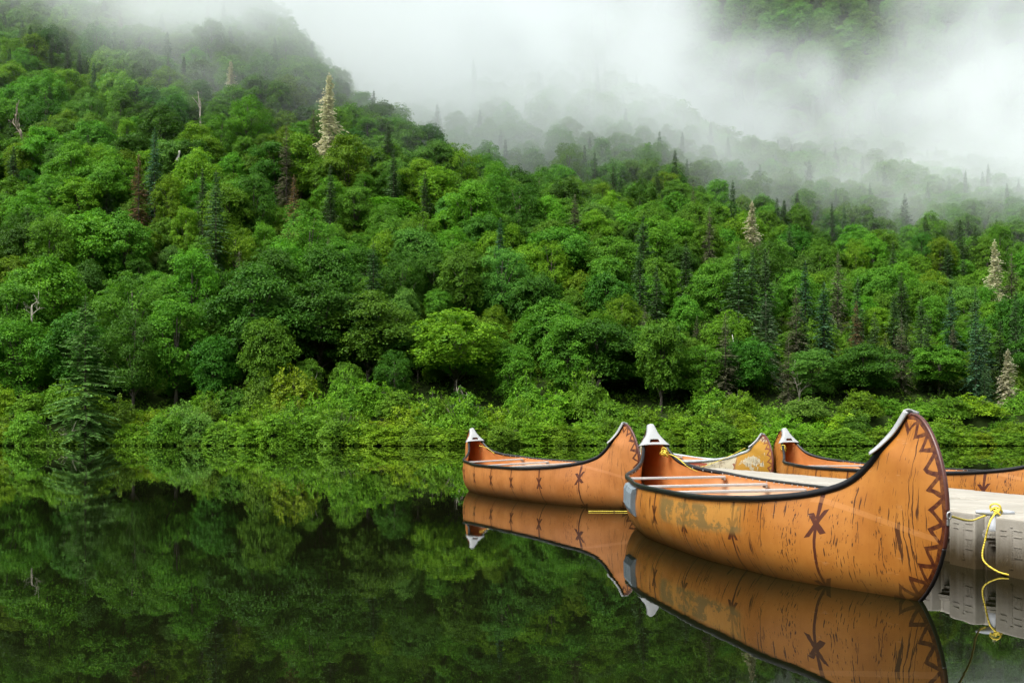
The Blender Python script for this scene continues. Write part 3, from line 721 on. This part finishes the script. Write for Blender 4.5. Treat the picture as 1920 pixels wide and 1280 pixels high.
def hull_mat(name, base, dark, paint, wear=None, seed=0.0, cream=False, dash=.9):
    m, N, b = new_mat(name)
    tc = N.n('ShaderNodeTexCoord').outputs['Object']; x, y, z = N.sep(tc)
    ds, ls, g = N.attr('stem_dist'), N.attr('stem_arc'), N.attr('girth')
    mott = N.noise(N.vec(N.m('ADD', x, seed), y, z), 2.2, 6, .6)
    col = N.mix(N.ss(.3, .7, mott), base, dark)
    # fine vertical streaks in the bark
    fs = N.noise(N.vec(N.m('MULTIPLY', x, 22.0), seed, N.m('MULTIPLY', g, 1.3)), 1.0, 4, .6)
    col = N.mix(N.m('MULTIPLY', N.ss(.5, .75, fs), .22), col, tuple(c * .6 for c in dark))
    hand = N.m('MULTIPLY', N.m('SUBTRACT', N.noise(tc, 5.0, 2), .5), .07)
    # lenticels: short dark dashes following the girth, gathered in columns
    def dashes(fx, fg, colfx, lo, hi, sd):
        n = N.noise(N.vec(N.m('MULTIPLY', N.m('ADD', x, hand), fx), sd + seed, N.m('MULTIPLY', g, fg)), 1.0, 2.5, .55)
        c = N.noise(N.vec(N.m('MULTIPLY', x, colfx), sd * 2 + seed, N.m('MULTIPLY', g, .9)), 1.0, 2.0, .5)
        thr = N.m('SUBTRACT', n, N.m('MULTIPLY', N.m('SUBTRACT', .62, c), .55))
        return N.ss(lo, hi, thr)
    dd = N.m('MAXIMUM', dashes(38.0, 3.6, 4.0, .566, .590, 3.0), dashes(80.0, 14.0, 6.0, .580, .604, 9.0))
    ink = (.040, .013, .006)
    col = N.mix(N.m('MULTIPLY', dd, dash), col, ink)
    # sewn seams with painted crosses, about one metre apart
    u = N.m('ADD', x, N.m('MULTIPLY', hand, .35))
    fx = N.m('SUBTRACT', N.m('FRACT', N.m('ADD', N.m('DIVIDE', u, 1.05), .69)), .5); fx = N.m('MULTIPLY', fx, 1.05)
    afx = N.m('ABSOLUTE', fx)
    inmid = N.m('LESS_THAN', N.m('ABSOLUTE', x), 3.15)
    seam = N.m('SUBTRACT', 1.0, N.ss(.011, .016, N.m('SUBTRACT', afx, N.m('MULTIPLY', N.m('MAXIMUM', N.m('SUBTRACT', .30, g), 0.0), .035))))
    gx = N.m('SUBTRACT', g, .27); agx = N.m('ABSOLUTE', gx)
    cross = N.m('SUBTRACT', 1.0, N.ss(.022, .029, N.m('ABSOLUTE', N.m('SUBTRACT', afx, N.m('MULTIPLY', agx, .72)))))
    cross = N.m('MULTIPLY', cross, N.m('LESS_THAN', agx, .098))
    gx2 = N.m('ABSOLUTE', N.m('SUBTRACT', g, .84))
    cross2 = N.m('MULTIPLY', N.m('SUBTRACT', 1.0, N.ss(.022, .029, N.m('ABSOLUTE', N.m('SUBTRACT', afx, N.m('MULTIPLY', gx2, .72))))), N.m('LESS_THAN', gx2, .098))
    seam = N.m('MULTIPLY', N.m('MAXIMUM', N.m('MAXIMUM', seam, cross), cross2), inmid)
    col = N.mix(N.m('MULTIPLY', N.m('MULTIPLY', seam, N.lin(.28, .40, .45, .95, N.noise(tc, 17.0, 6, .7)))  , 1.0), col, paint)
    # zigzag border round the stem
    la = N.m('ADD', ls, hand); per = .086
    zig = N.m('ADD', N.m('MULTIPLY', N.m('PINGPONG', la, per), .104 / per), .020)
    zz = N.m('SUBTRACT', 1.0, N.ss(.022, .030, N.m('ABSOLUTE', N.m('SUBTRACT', ds, N.m('ADD', zig, hand)))))
    zz = N.m('MAXIMUM', zz, N.m('LESS_THAN', N.m('ADD', ds, N.m('MULTIPLY', hand, .3)), .035))
    brush = N.m('MULTIPLY', N.lin(.35, .6, .72, 1.0, N.noise(tc, 26.0, 4, .6)), N.lin(.28, .36, .35, 1.0, N.noise(tc, 11.0, 6, .7)))
    col = N.mix(N.m('MULTIPLY', zz, brush), col, paint)
    # pale tape seam running down from the gunwale to the stem
    ax = N.m('ABSOLUTE', x)
    line = N.m('ABSOLUTE', N.m('SUBTRACT', z, N.lin(2.95, 4.12, .70, .47, ax)))
    tape = N.m('MULTIPLY', N.m('LESS_THAN', line, .021), N.m('MULTIPLY', N.m('GREATER_THAN', ax, 2.85), N.m('GREATER_THAN', ds, .05)))
    col = N.mix(N.m('MULTIPLY', tape, .22), col, tuple(min(1, c * 1.25 + .06) for c in base))
    if cream:                                              # big ochre patch and bare cream paint on the old canoe
        pn = N.noise(N.vec(N.m('MULTIPLY', x, 1.0), y, z), 3.2, 5, .65)
        ym = N.m('MULTIPLY', N.ss(.515, .545, N.m('ADD', pn, N.m('MULTIPLY', N.m('SUBTRACT', .95, N.m('ABSOLUTE', N.m('SUBTRACT', z, .82))), .10))), N.ss(3.05, 3.15, N.m('ADD', x, N.m('MULTIPLY', pn, .3))))
        col = N.mix(N.m('MULTIPLY', ym, N.ss(1.32, 1.26, N.m('ADD', z, N.m('MULTIPLY', pn, .35)))), col, (.30, .155, .016)); col = N.mix(N.m('MULTIPLY', zz, brush), col, paint)
        dirt = N.ss(.56, .68, N.noise(tc, 4.5, 6, .7)); col = N.mix(N.m('MULTIPLY', dirt, .55), col, (.16, .10, .04))
        zl = N.m('SUBTRACT', z, N.m('ADD', .50, N.m('MULTIPLY', N.m('PINGPONG', N.m('ADD', x, hand), .07), .9)))
        teeth = N.m('MULTIPLY', N.m('LESS_THAN', N.m('ABSOLUTE', zl), .014), N.m('MULTIPLY', N.m('GREATER_THAN', x, .2), N.m('LESS_THAN', x, 2.2)))
        bar = N.m('MULTIPLY', N.m('LESS_THAN', N.m('ABSOLUTE', N.m('SUBTRACT', z, N.m('ADD', .565, hand))), .028), N.m('MULTIPLY', N.m('GREATER_THAN', x, .2), N.m('LESS_THAN', x, 2.2)))
        col = N.mix(N.m('MAXIMUM', teeth, bar), col, (.24, .06, .035))
    if wear:                                               # scuffed grey-green patch below the gunwale
        x0, x1 = wear
        wn_ = N.noise(N.vec(N.m('MULTIPLY', x, 2.6), 1.0, N.m('MULTIPLY', g, 4.0)), 1.0, 6, .72)
        win = N.m('MULTIPLY', N.m('MULTIPLY', N.ss(x0, x0 + .25, x), N.ss(x1, x1 - .2, x)), N.m('MULTIPLY', N.ss(.03, .09, g), N.ss(.34, .27, g)))
        win = N.m('MULTIPLY', win, N.m('LESS_THAN', y, 0.0))
        wm = N.m('MULTIPLY', win, N.ss(.46, .52, wn_))
        col = N.mix(N.m('MULTIPLY', win, .45), col, (.40, .22, .05)); col = N.mix(N.m('MULTIPLY', wm, .78), col, (.115, .085, .032))
    # waterline grime
    gr = N.m('MULTIPLY', N.ss(.26, .0, N.m('ADD', z, N.m('MULTIPLY', N.m('SUBTRACT', mott, .5), .25))), .60)
    col = N.mix(gr, col, (.12, .062, .016))
    sc = N.ss(.62, .70, N.noise(N.vec(N.m('MULTIPLY', x, 1.5), y, N.m('MULTIPLY', z, 9.0)), 3.0, 6, .7))
    col = N.mix(N.m('MULTIPLY', sc, .22), col, (.52, .33, .19))
    N.put(b.inputs['Base Color'], col)
    N.put(b.inputs['Roughness'], N.lin(.3, .7, .30, .48, N.noise(tc, 3.0, 5, .7))); b.inputs['Specular IOR Level'].default_value = .24
    bn = N.n('ShaderNodeBump'); N.put(bn.inputs['Height'], N.noise(tc, 9.0, 4, .6)); bn.inputs['Distance'].default_value = .0025; bn.inputs['Strength'].default_value = .6
    N.nt.links.new(bn.outputs[0], b.inputs['Normal'])
    return m
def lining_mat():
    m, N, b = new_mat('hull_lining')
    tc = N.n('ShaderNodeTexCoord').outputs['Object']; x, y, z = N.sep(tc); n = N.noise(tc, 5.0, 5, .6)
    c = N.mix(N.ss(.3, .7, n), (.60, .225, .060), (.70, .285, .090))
    f = N.m('MULTIPLY', N.ss(3.1, 2.3, N.m('ADD', N.m('ABSOLUTE', x), N.m('MULTIPLY', n, .3))), N.ss(.64, .50, z))     # paler peach on the floor and lower walls amidships
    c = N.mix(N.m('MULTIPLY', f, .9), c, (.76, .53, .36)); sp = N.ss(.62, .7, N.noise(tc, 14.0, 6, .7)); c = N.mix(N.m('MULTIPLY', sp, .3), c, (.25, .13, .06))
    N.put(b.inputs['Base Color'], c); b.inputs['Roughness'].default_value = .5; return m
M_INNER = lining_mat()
M_GUN = simple_mat('black_gunwale', (.006, .006, .0065), .34, .4, 20.0, spec=.32)
M_CAP = simple_mat('white_end_cap', (.33, .345, .345), .45, .06, 6.0)
M_ALU = simple_mat('thwart_metal', (.47, .455, .44), .38, .06, 10.0, metal=.15)
M_BRKT = simple_mat('bracket_metal', (.30, .27, .24), .5, .2, 10.0)
M_STEM = simple_mat('stem_band', (.075, .022, .014), .4, .25, 9.0)
M_STEMLOW = simple_mat('black_stem_band', (.014, .010, .009), .4, .3, 9.0)
M_FENDER = simple_mat('grey_fender', (.125, .16, .18), .8, .16, 14.0, bump=.003)
M_ROPE_Y = None
def rope_mat():
    m, N, b = new_mat('yellow_rope')
    tc = N.n('ShaderNodeTexCoord').outputs['Object']
    w = N.n('ShaderNodeTexWave', wave_type='BANDS', bands_direction='DIAGONAL'); N.put(w.inputs['Vector'], tc); w.inputs['Scale'].default_value = 22; w.inputs['Distortion'].default_value = 2
    c = N.mix(w.outputs['Fac'], (.52, .38, .03), (.80, .66, .08)); c = N.mix(N.ss(.66, .70, N.noise(tc, 30, 2)), c, (.06, .05, .03))
    N.put(b.inputs['Base Color'], c); b.inputs['Roughness'].default_value = .7; return m
M_ROPE_Y = rope_mat()

def set_pose(root, X, Y, yaw, roll, trim, dz=0.0):
    root.matrix_world = Matrix.Translation((X, Y, dz)) @ Matrix.Rotation(yaw, 4, 'Z') @ Matrix.Rotation(-trim, 4, 'Y') @ Matrix.Rotation(roll, 4, 'X')
def build_canoe(label, pose, mat, sh, hz_far=1.315, gun_mat=None, thwarts=(-2.35, -1.3, -.25, .8, 1.85), stem_mat=None):
    root = empty('canoe'); tag(root, label, 'canoe', 'canoes moored at the dock')
    hull = obj('hull', canoe_hull_mesh(sh, hz_far=hz_far), mat, root)
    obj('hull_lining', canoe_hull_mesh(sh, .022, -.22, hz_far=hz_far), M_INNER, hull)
    def zf(z, end): return np.where((end < 0) & (z > .75), .75 + (z - .75) * (hz_far - .75) / (sh.sheer[-1, 2] - .75), z)
    gm = gun_mat or M_GUN
    for side in (1, -1):
        C = sh.sheer[::3]
        A = np.stack([-(sh.L2 + C[:, 0]), side * (C[:, 1] + .004), zf(C[:, 2], np.full(len(C), -1))], 1)[::-1]
        B_ = np.stack([(sh.L2 + C[:, 0]), side * (C[:, 1] + .004), C[:, 2]], 1)[1:]
        P = np.vstack([A, B_]); rr = np.full(len(P), .030); rr[:4] = .018; rr[-4:] = .018
        o = obj('gunwale', mesh_polys('gunwale', *tube(P, rr, 10, squash=(.85, 1.0)), smooth=True), gm, root)
        rv = MB()
        for xx in np.arange(-2.9, 2.95, .16):
            i = np.abs(P[:, 0] - xx).argmin(); p = P[i] + [0, -side * .028, -.002]; rv.box(p, (.008, .004, .008))
        obj('rivets', rv.mesh('rivets'), M_ALU, o)['kind'] = 'stuff'
    for end in (1, -1):
        # end cap: bell-shaped plate over the tip with a hand slot
        C = sh.sheer; hz_ = C[-1, 2]; zt = zf(C[:, 2], np.full(len(C), end)); lo = np.nonzero((C[:, 2] > 1.045 * hz_ / 1.365))[0][0]
        Cc = C[lo:]; zc = zt[lo:]; n = 26; ii = np.linspace(0, len(Cc) - 1, n)
        s_ = np.interp(ii, np.arange(len(Cc)), Cc[:, 0]); bb = np.interp(ii, np.arange(len(Cc)), Cc[:, 1]); zz = np.interp(ii, np.arange(len(Cc)), zc)
        us = np.linspace(-1, 1, 17); V = []
        flare = 1 + .16 * np.exp(-(np.arange(n) / 3.0) ** 2)
        for i in range(n):
            for u_ in us:
                edge = max(0, abs(u_) - .86) / .14
                V.append((end * (sh.L2 + s_[i] - .036 + .070 * edge * edge), u_ * (bb[i] * flare[i] + .040 - .026 * i / (n - 1)), zz[i] + .026 - .012 * edge * edge + .012 * (1 - u_ * u_)))
        fc = [f for f in grid_faces(n, 17)]
        slot = [k for k, f in enumerate(fc) if (3 <= k // 16 <= 6) and (5 <= k % 16 <= 10)]
        fc = [f for k, f in enumerate(fc) if k not in slot]
        o = obj('end_cap', mesh_polys('end_cap', V, fc, True), M_CAP, root)
        md = o.modifiers.new('thick', 'SOLIDIFY'); md.thickness = .012; md.offset = 0
        # stem band, reddish above and black towards the water
        stp = sh.stem; zst = zf(stp[:, 2], np.full(len(stp), end)); W = np.stack([end * (sh.L2 + stp[:, 0]), stp[:, 0] * 0, zst], 1)
        k = int(len(W) * .34)
        band = obj('stem_band', mesh_polys('stem_band', *tube(W[k:], .011, 8, squash=(1.5, 1.0)), smooth=True), stem_mat or M_STEM, root)
        obj('lower_stem_band', mesh_polys('lower_stem_band', *tube(W[:k + 1], .0112, 8, squash=(1.5, 1.0)), smooth=True), stem_mat or M_STEMLOW, band)
    Ssh = sh.sheer; 
    for xt in thwarts:
        s_ = abs(xt) - sh.L2; bb = float(np.interp(s_, Ssh[:, 0], Ssh[:, 1])) - .035; zz = float(np.interp(s_, Ssh[:, 0], Ssh[:, 2])) - .035
        mb = MB(); mb.box((xt, 0, zz), (.052, bb, .015), .008); t = obj('thwart', mb.mesh('thwart'), M_ALU, root)
        mb = MB()
        for sd in (-1, 1): mb.box((xt, sd * (bb - .012), zz - .018), (.058, .012, .022), .004)
        obj('bracket', mb.mesh('bracket'), M_BRKT, t)
    set_pose(root, *pose)
    return root
SH_A = CanoeShape(7.48); SH_B = CanoeShape(7.66); SH_C = CanoeShape(7.2, zm=.58, hz=1.21); SH_D = CanoeShape(8.4)
ORANGE = ((.385, .157, .029), (.285, .102, .015)); PAINT = (.050, .010, .005)
POSE_A = (2.466, 11.396, -1.4379, .01336, -.0025); POSE_B = (.5106, 20.686, -1.1938, .045, -.0003, .015)
canoe_a = build_canoe('large orange birch-bark patterned canoe nearest the camera, tall bow beside the cleat', POSE_A, hull_mat('birch_hull_near', *ORANGE, PAINT, wear=(-.1, 2.15), seed=2.0), SH_A)
canoe_b = build_canoe('orange birch-bark patterned canoe floating farthest to the left, its bow toward the near canoe', POSE_B, hull_mat('birch_hull_plain', (.40, .160, .045), (.315, .115, .028), PAINT, seed=11.0, dash=.45), SH_B)
M_GREYGUN = simple_mat('grey_gunwale', (.33, .36, .37), .5, .2, 12.0)
def ends_pose(xn, yn, xf, yf, L): # pose from near and far waterline stem points
    return ((xn + xf) / 2, (yn + yf) / 2, math.atan2(yn - yf, xn - xf), 0.0, 0.0)
canoe_c = build_canoe('weathered cream and ochre canoe with grey gunwales and peeling paint behind the dock', ends_pose(5.30, 22.2, 3.66, 29.2, 7.2),
                      hull_mat('cream_hull', (.37, .335, .235), (.30, .26, .17), (.13, .030, .016), seed=5.0, cream=True), SH_C, gun_mat=M_GREYGUN, hz_far=1.16)
canoe_d = build_canoe('orange canoe behind the dock, running out of the picture on the right', ends_pose(7.52, 13.75, 5.60, 21.9, 8.4),
                      hull_mat('birch_hull_right', *ORANGE, PAINT, seed=23.0), SH_D)

# grey fender blocks on the flank of the nearest canoe
def fender():
    P = SH_A.surface(34); Sx = SH_A.section_pairs()[0][:, 0]
    mb = MB(); segs = ((-1.98, -1.76), (-1.745, -1.52), (-1.505, -1.12))
    for (xa, xb) in segs:
        rows = []
        for xx in np.linspace(xa, xb, 7):
            s_ = abs(xx) - SH_A.L2; i = int(np.abs(Sx - s_).argmin())
            g = np.r_[0, np.cumsum(np.linalg.norm(np.diff(P[i], axis=0), axis=1))]
            prof = []
            for gg, off in ((.035, .004), (.05, .05), (.10, .065), (.28, .060), (.35, .035), (.375, .004)):
                y = np.interp(gg, g, P[i, :, 1]); z = np.interp(gg, g, P[i, :, 2]); prof.append((xx, -(y + off), z))
            rows.append(prof)
        V = [p for r in rows for p in r]; f = grid_faces(7, 6)
        f += [tuple(range(6)), tuple(range(36, 42))[::-1]]
        mb.add(V, f)
    o = obj('fender', mb.mesh('fender'), M_FENDER, canoe_a); o['label'] = 'grey foam fender blocks under the far gunwale'
fender()

# ------------------------------------------------------------------ floating dock
def dock_mat():
    m, N, b = new_mat('beige_plastic')
    geo = N.n('ShaderNodeNewGeometry').outputs['Position']; x, y, z = N.sep(geo)
    n = N.noise(geo, 2.5, 6, .65); c = N.mix(N.ss(.3, .7, n), (.275, .258, .215), (.345, .325, .278))
    st = N.noise(N.vec(N.m('MULTIPLY', x, 9.0), N.m('MULTIPLY', y, 9.0), N.m('MULTIPLY', z, 1.5)), 1.0, 5, .65)
    scum = N.ss(.42, .06, N.m('ADD', z, N.m('MULTIPLY', N.m('SUBTRACT', st, .5), .22)))
    c = N.mix(N.m('MULTIPLY', scum, .96), c, (.040, .026, .008))
    sp = N.ss(.66, .72, N.noise(geo, 16.0, 5, .7)); c = N.mix(N.m('MULTIPLY', sp, .35), c, (.25, .21, .15))
    N.put(b.inputs['Base Color'], c); b.inputs['Roughness'].default_value = .6; b.inputs['Specular IOR Level'].default_value = .16
    bn = N.n('ShaderNodeBump'); N.put(bn.inputs['Height'], N.noise(geo, 30, 4, .6)); bn.inputs['Distance'].default_value = .003; N.nt.links.new(bn.outputs[0], b.inputs['Normal'])
    return m
M_DOCK = dock_mat(); M_DARK = simple_mat('dark_recess', (.06, .055, .045), .8, .3); M_CLEAT = simple_mat('white_cleat', (.42, .45, .48), .4, .05); M_STEEL = simple_mat('steel', (.5, .5, .5), .35, .1, metal=.8)
DOCK_TOP, MOD = .505, .72
dock_yaw = math.atan2(.989, -.148)                      # local +x runs away from the camera along the canoe
D0 = Vector((4.198, 9.835, 0)); DX = Vector((math.cos(dock_yaw), math.sin(dock_yaw), 0)); DY = Vector((math.sin(dock_yaw), -math.cos(dock_yaw), 0))  # DY towards the right
def build_dock():
    root = empty('floating_dock', D0, dock_yaw); tag(root, 'beige modular plastic floating dock between the canoes', 'dock')
    # local: x along, y to the LEFT (toward nearest canoe side is y=0), body spans y in [-2.2, 0]
    def module_mesh():
        mb = MB(); mb.box((0, -.545, DOCK_TOP / 2 - .10), (MOD / 2 - .004, .545, DOCK_TOP / 2 + .10), .035); return mb.mesh('float_module', True)
    def panel_mesh():
        import bmesh
        mb = MB(); mb.box((-.13, .045, DOCK_TOP / 2 - .095), (.205, .055, DOCK_TOP / 2 + .088), .022)
        # raised ribs and stamped ticks moulded into the face
        for (xc, zc, w, h) in ((-.25, .40, .055, .004), (-.25, .345, .055, .004), (-.25, .26, .055, .004), (-.25, .17, .055, .004), (-.05, .39, .045, .004), (-.05, .345, .045, .004), (-.16, .07, .022, .006), (-.16, .425, .016, .006)):
            mb.box((xc, .1015, zc), (w, .003, h))
        for k in range(22): mb.box((-.17, .1012, .09 + k * .0145), (.005, .002, .003))
        for (xa, za) in ((-.29, .235), (-.275, .235), (-.275, .2), (-.255, .235), (-.235, .235), (-.24, .2), (-.222, .215)): mb.box((xa, .1012, za), (.004, .002, .018))
        return mb.mesh('side_panel', False)
    def conn_mesh():
        mb = MB()
        for (z, r, h) in ((.345, .098, .012), (.315, .104, .013), (.285, .075, .018), (.245, .05, .02)):
            a = np.linspace(0, 2 * np.pi, 20, endpoint=False)
            v = [(.225 + r * math.cos(t), .0 + r * math.sin(t), z + s * h) for s in (-1, 1) for t in a]
            mb.add(v, [(i, (i + 1) % 20, 20 + (i + 1) % 20, 20 + i) for i in range(20)] + [tuple(range(20))[::-1], tuple(range(20, 40))])
        return mb.mesh('connector', False)
    mm, pm, cm = module_mesh(), panel_mesh(), conn_mesh()
    seam = MB(); seam.box((0, 0, 0), (.006, .5, .003)); tread = seam.mesh('seam')
    rng = random.Random(4)
    for i in range(-6, 18):
        for row in range(2):
            o = obj('float_module', mm, M_DOCK, root); o.location = (i * MOD, -row * 1.10 - .002, rng.uniform(-.004, .004)); o.rotation_euler = (rng.uniform(-.004, .004), rng.uniform(-.004, .004), 0)
            if row == 0:
                p = obj('side_panel', pm, M_DOCK, o); c = obj('connector', cm, M_DOCK, o)
    return root
dock = build_dock()

# cleat on the dock with its knotted yellow mooring rope
def dock_pt(a, l, z): return D0 + DX * a - DY * l + Vector((0, 0, z))   # l positive = toward the water on the near canoe's side
def build_cleat(a, label):
    base = dock_pt(a, -.0, 0.0); root = empty('cleat', (base.x, base.y, .352), dock_yaw); tag(root, label, 'cleat')
    mb = MB(); prof = [(.062, 0), (.070, .02), (.060, .06), (.046, .10), (.036, .135), (.034, .16)]
    V = [(r * math.cos(t) * 1.15, r * math.sin(t), z) for r, z in prof for t in np.linspace(0, 2 * np.pi, 16, endpoint=False)]
    mb.add(V, grid_faces(len(prof), 16, True) + [tuple(range(16))[::-1]]); obj('post', mb.mesh('post', True), M_CLEAT, root)
    mb = MB(); mb.tube(crom([(-.02, -.17, .165), (0, -.06, .165), (0, .06, .165), (.02, .17, .175)], 9), [.014, .02, .026, .03, .03, .03, .026, .02, .014], 10)
    obj('horn', mb.mesh('horn', True), M_CLEAT, root)
    return root, base
cleat, cb = build_cleat(.225 - .72, 'white mooring cleat on the dock beside the near canoe bow')
def local_a(x, y, z): return tuple(canoe_a.matrix_world @ Vector((x, y, z)))
canoe_a.matrix_world = canoe_a.matrix_world
bpy.context.view_layer.update()
ring = local_a(SH_A.L2 + .40, .0, .66)
def rope(name, pts, label, r=.0080, n=40, knot=None):
    mb = MB(); mb.tube(crom(pts, n), r, 8)
    if knot is not None:
        rg = np.random.default_rng(3)
        for k in range(7):
            t = np.linspace(0, 2 * np.pi, 18); a = norm(rg.normal(size=3)); b_ = norm(np.cross(a, rg.normal(size=3))); R_ = rg.uniform(.035, .062)
            c = np.array(knot) + rg.normal(0, .012, 3)
            mb.tube(c + R_ * (np.cos(t)[:, None] * a + np.sin(t)[:, None] * b_ * .8), r, 7, caps=False)
    o = obj(name, mb.mesh(name, True), M_ROPE_Y); tag(o, label, 'rope'); return o
kn = (cb.x, cb.y, .522); q = np.array(kn); r0 = np.array(ring)
hang = dock_pt(-.62, .13, 0)
rope('mooring_rope', [ring, tuple(r0 * .62 + q * .38 - [0, 0, .05]), tuple(q - [.1, .02, .03]), kn, (hang.x, hang.y, .45), (hang.x - .03, hang.y + .02, .30), (hang.x - .06, hang.y, .12),
      (hang.x + .02, hang.y - .1, .03), (hang.x + .10, hang.y - .28, .012), (hang.x + .16, hang.y - .40, -.01)], 'yellow rope knotted on the dock cleat, tied to the nearest bow, tail in water', n=70, knot=kn)
mb = MB(); t = np.linspace(0, 2 * np.pi, 14)
mb.tube([(ring[0] + .012 * math.cos(a), ring[1] - .02, ring[2] + .026 * math.sin(a)) for a in t], .006, 6, caps=False); mb.box((ring[0], ring[1], ring[2] - .05), (.010, .010, .022), .004)
sh_ = obj('shackle', mb.mesh('shackle', True), M_STEEL); tag(sh_, 'small steel shackle on the near canoe bow holding the yellow rope', 'shackle')
# thin yellow painters on the other canoes
def on(c, x, y, z): return tuple(c.matrix_world @ Vector((x, y, z)))
L2 = SH_A.L2
rope('painter_rope', [on(canoe_a, -L2 + .42, .05, .955), on(canoe_a, -L2 + .50, .20, .915), on(canoe_a, -L2 + .60, .25, .87), on(canoe_a, -L2 + .78, .34, .76), on(canoe_a, -L2 + .92, .43, .70)], 'short yellow line tied through the white end cap of the nearest canoe', .0065, 20, knot=on(canoe_a, -L2 + .44, .10, .945))
rope('painter_rope', [on(canoe_b, -SH_B.L2 + .42, .05, .95), on(canoe_b, -SH_B.L2 + .50, .19, .90), on(canoe_b, -SH_B.L2 + .72, .30, .76)], 'short yellow line at the white end cap of the leftmost canoe', .0065, 14)
rope('painter_rope', [on(canoe_c, SH_C.L2 - .50, -.20, .93), on(canoe_c, SH_C.L2 - .9, -.50, .70), on(canoe_c, SH_C.L2 - 1.5, -.78, .50), on(canoe_c, SH_C.L2 - 2.3, -.92, .40)], 'yellow line slanting across the side of the weathered cream canoe', .0065, 20)
pd = on(canoe_d, -SH_D.L2 + .38, -.17, .93)
rope('painter_rope', [pd, (pd[0] - .10, pd[1] - .5, .72), (pd[0] - .20, pd[1] - 1.0, .50), (pd[0] - .24, pd[1] - 1.3, .40)], 'yellow line dropping from the end cap of the canoe behind the dock', .0065, 20, knot=pd)
rope('floating_rope', [(1.20, 16.62, .012), (1.45, 16.60, .012), (1.75, 16.58, .012), (2.02, 16.5, .02), (2.25, 16.3, .06)], 'thin yellow rope lying on the water between the two orange canoes', .0055, 24)

# ------------------------------------------------------------------ mist hanging on the slopes
def build_mist():
    me = mesh_polys('mist', [(0, 0, 0), (1, 0, 0), (0, 1, 0)], [(0, 1, 2)])
    fo = obj('mist', me); tag(fo, 'white bank of mist drifting across the wooded slopes', None, None, 'stuff')
    m = bpy.data.materials.new('mist'); m.use_nodes = True; nt = m.node_tree; nt.nodes.clear()
    pv = nt.nodes.new('ShaderNodeVolumePrincipled'); pv.inputs['Color'].default_value = (.842, .885, .895, 1); pv.inputs['Density'].default_value = 1.0; pv.inputs['Anisotropy'].default_value = 0.0
    out = nt.nodes.new('ShaderNodeOutputMaterial'); nt.links.new(pv.outputs[0], out.inputs['Volume'])
    g = bpy.data.node_groups.new('mist_field', 'GeometryNodeTree')
    g.interface.new_socket('Geometry', in_out='INPUT', socket_type='NodeSocketGeometry'); g.interface.new_socket('Geometry', in_out='OUTPUT', socket_type='NodeSocketGeometry')
    N = Nodes(g); go = N.n('NodeGroupOutput'); N.n('NodeGroupInput')
    pos = N.n('GeometryNodeInputPosition').outputs[0]; x, y, z = N.sep(pos)
    n1 = N.noise(N.vec(x, N.m('MULTIPLY', y, .8), N.m('MULTIPLY', z, 1.15)), 1 / 54.0, 6.0, .62, 1.1)
    n2 = N.noise(N.vec(N.m('ADD', x, 400.0), y, N.m('MULTIPLY', z, 1.3)), 1 / 130.0, 4.0, .6, .3)
    base = N.pw(MIST_BASE, x)
    h = N.m('ADD', N.m('SUBTRACT', z, base), N.m('MULTIPLY', N.m('SUBTRACT', n1, .5), 130.0))
    lower = N.ss(-10.0, 60.0, h)
    top = N.pw(MIST_TOP, x)
    hi = N.m('SUBTRACT', N.m('ADD', z, N.m('MULTIPLY', N.m('SUBTRACT', n2, .5), 70.0)), top)
    upper = N.ss(18.0, -24.0, hi)
    yf = N.pw(MIST_FRONT, x)
    front = N.ss(-10.0, 45.0, N.m('ADD', N.m('SUBTRACT', y, yf), N.m('MULTIPLY', N.m('SUBTRACT', n2, .5), 90.0)))
    back = N.ss(560.0, 480.0, y)
    wisp = N.ss(.38, .60, n1)
    near = N.m('MULTIPLY', N.m('MULTIPLY', lower, upper), front)
    # a second, higher bank in front of the far mountain
    hx = N.m('ADD', x, N.m('MULTIPLY', N.m('SUBTRACT', n2, .5), 60.0))
    far = N.m('MULTIPLY', N.m('MULTIPLY', N.ss(350.0, 420.0, y), N.m('MULTIPLY', N.ss(105.0, 145.0, z), N.ss(300.0, 260.0, z))), N.m('MAXIMUM', N.m('MAXIMUM', N.ss(88.0, 66.0, hx), N.ss(158.0, 138.0, z)), N.m('MULTIPLY', N.ss(168.0, 200.0, hx), .5)))
    dn = N.m('MULTIPLY', N.m('MULTIPLY', N.m('MAXIMUM', near, far), back), N.m('ADD', N.m('MULTIPLY', wisp, .95), .05))
    dn = N.m('ADD', N.m('MULTIPLY', dn, MIST_DENSITY), N.m('MULTIPLY', N.ss(172.0, 250.0, y), .0003))
    vc = N.n('GeometryNodeVolumeCube'); N.put(vc.inputs['Density'], dn)
    vc.inputs['Background'].default_value = 0.0
    vc.inputs['Min'].default_value = (-240, 158, 12); vc.inputs['Max'].default_value = (330, 570, 308)
    vc.inputs['Resolution X'].default_value = 142; vc.inputs['Resolution Y'].default_value = 100; vc.inputs['Resolution Z'].default_value = 72
    sm = N.n('GeometryNodeSetMaterial'); sm.inputs['Material'].default_value = m
    g.links.new(vc.outputs[0], sm.inputs[0]); g.links.new(sm.outputs[0], go.inputs[0])
    mod = fo.modifiers.new('field', 'NODES'); mod.node_group = g
MIST_BASE = [(-160, 124), (-100, 98), (-45, 60), (-10, 42), (30, 46), (80, 42), (150, 26), (320, 18)]
MIST_TOP = [(-160, 160), (-60, 140), (0, 132), (45, 126), (70, 92), (100, 84), (150, 110), (320, 112)]
MIST_FRONT = [(-160, 225), (-60, 184), (-25, 182), (8, 236), (40, 256), (80, 246), (320, 226)]
MIST_DENSITY = .026
build_mist()
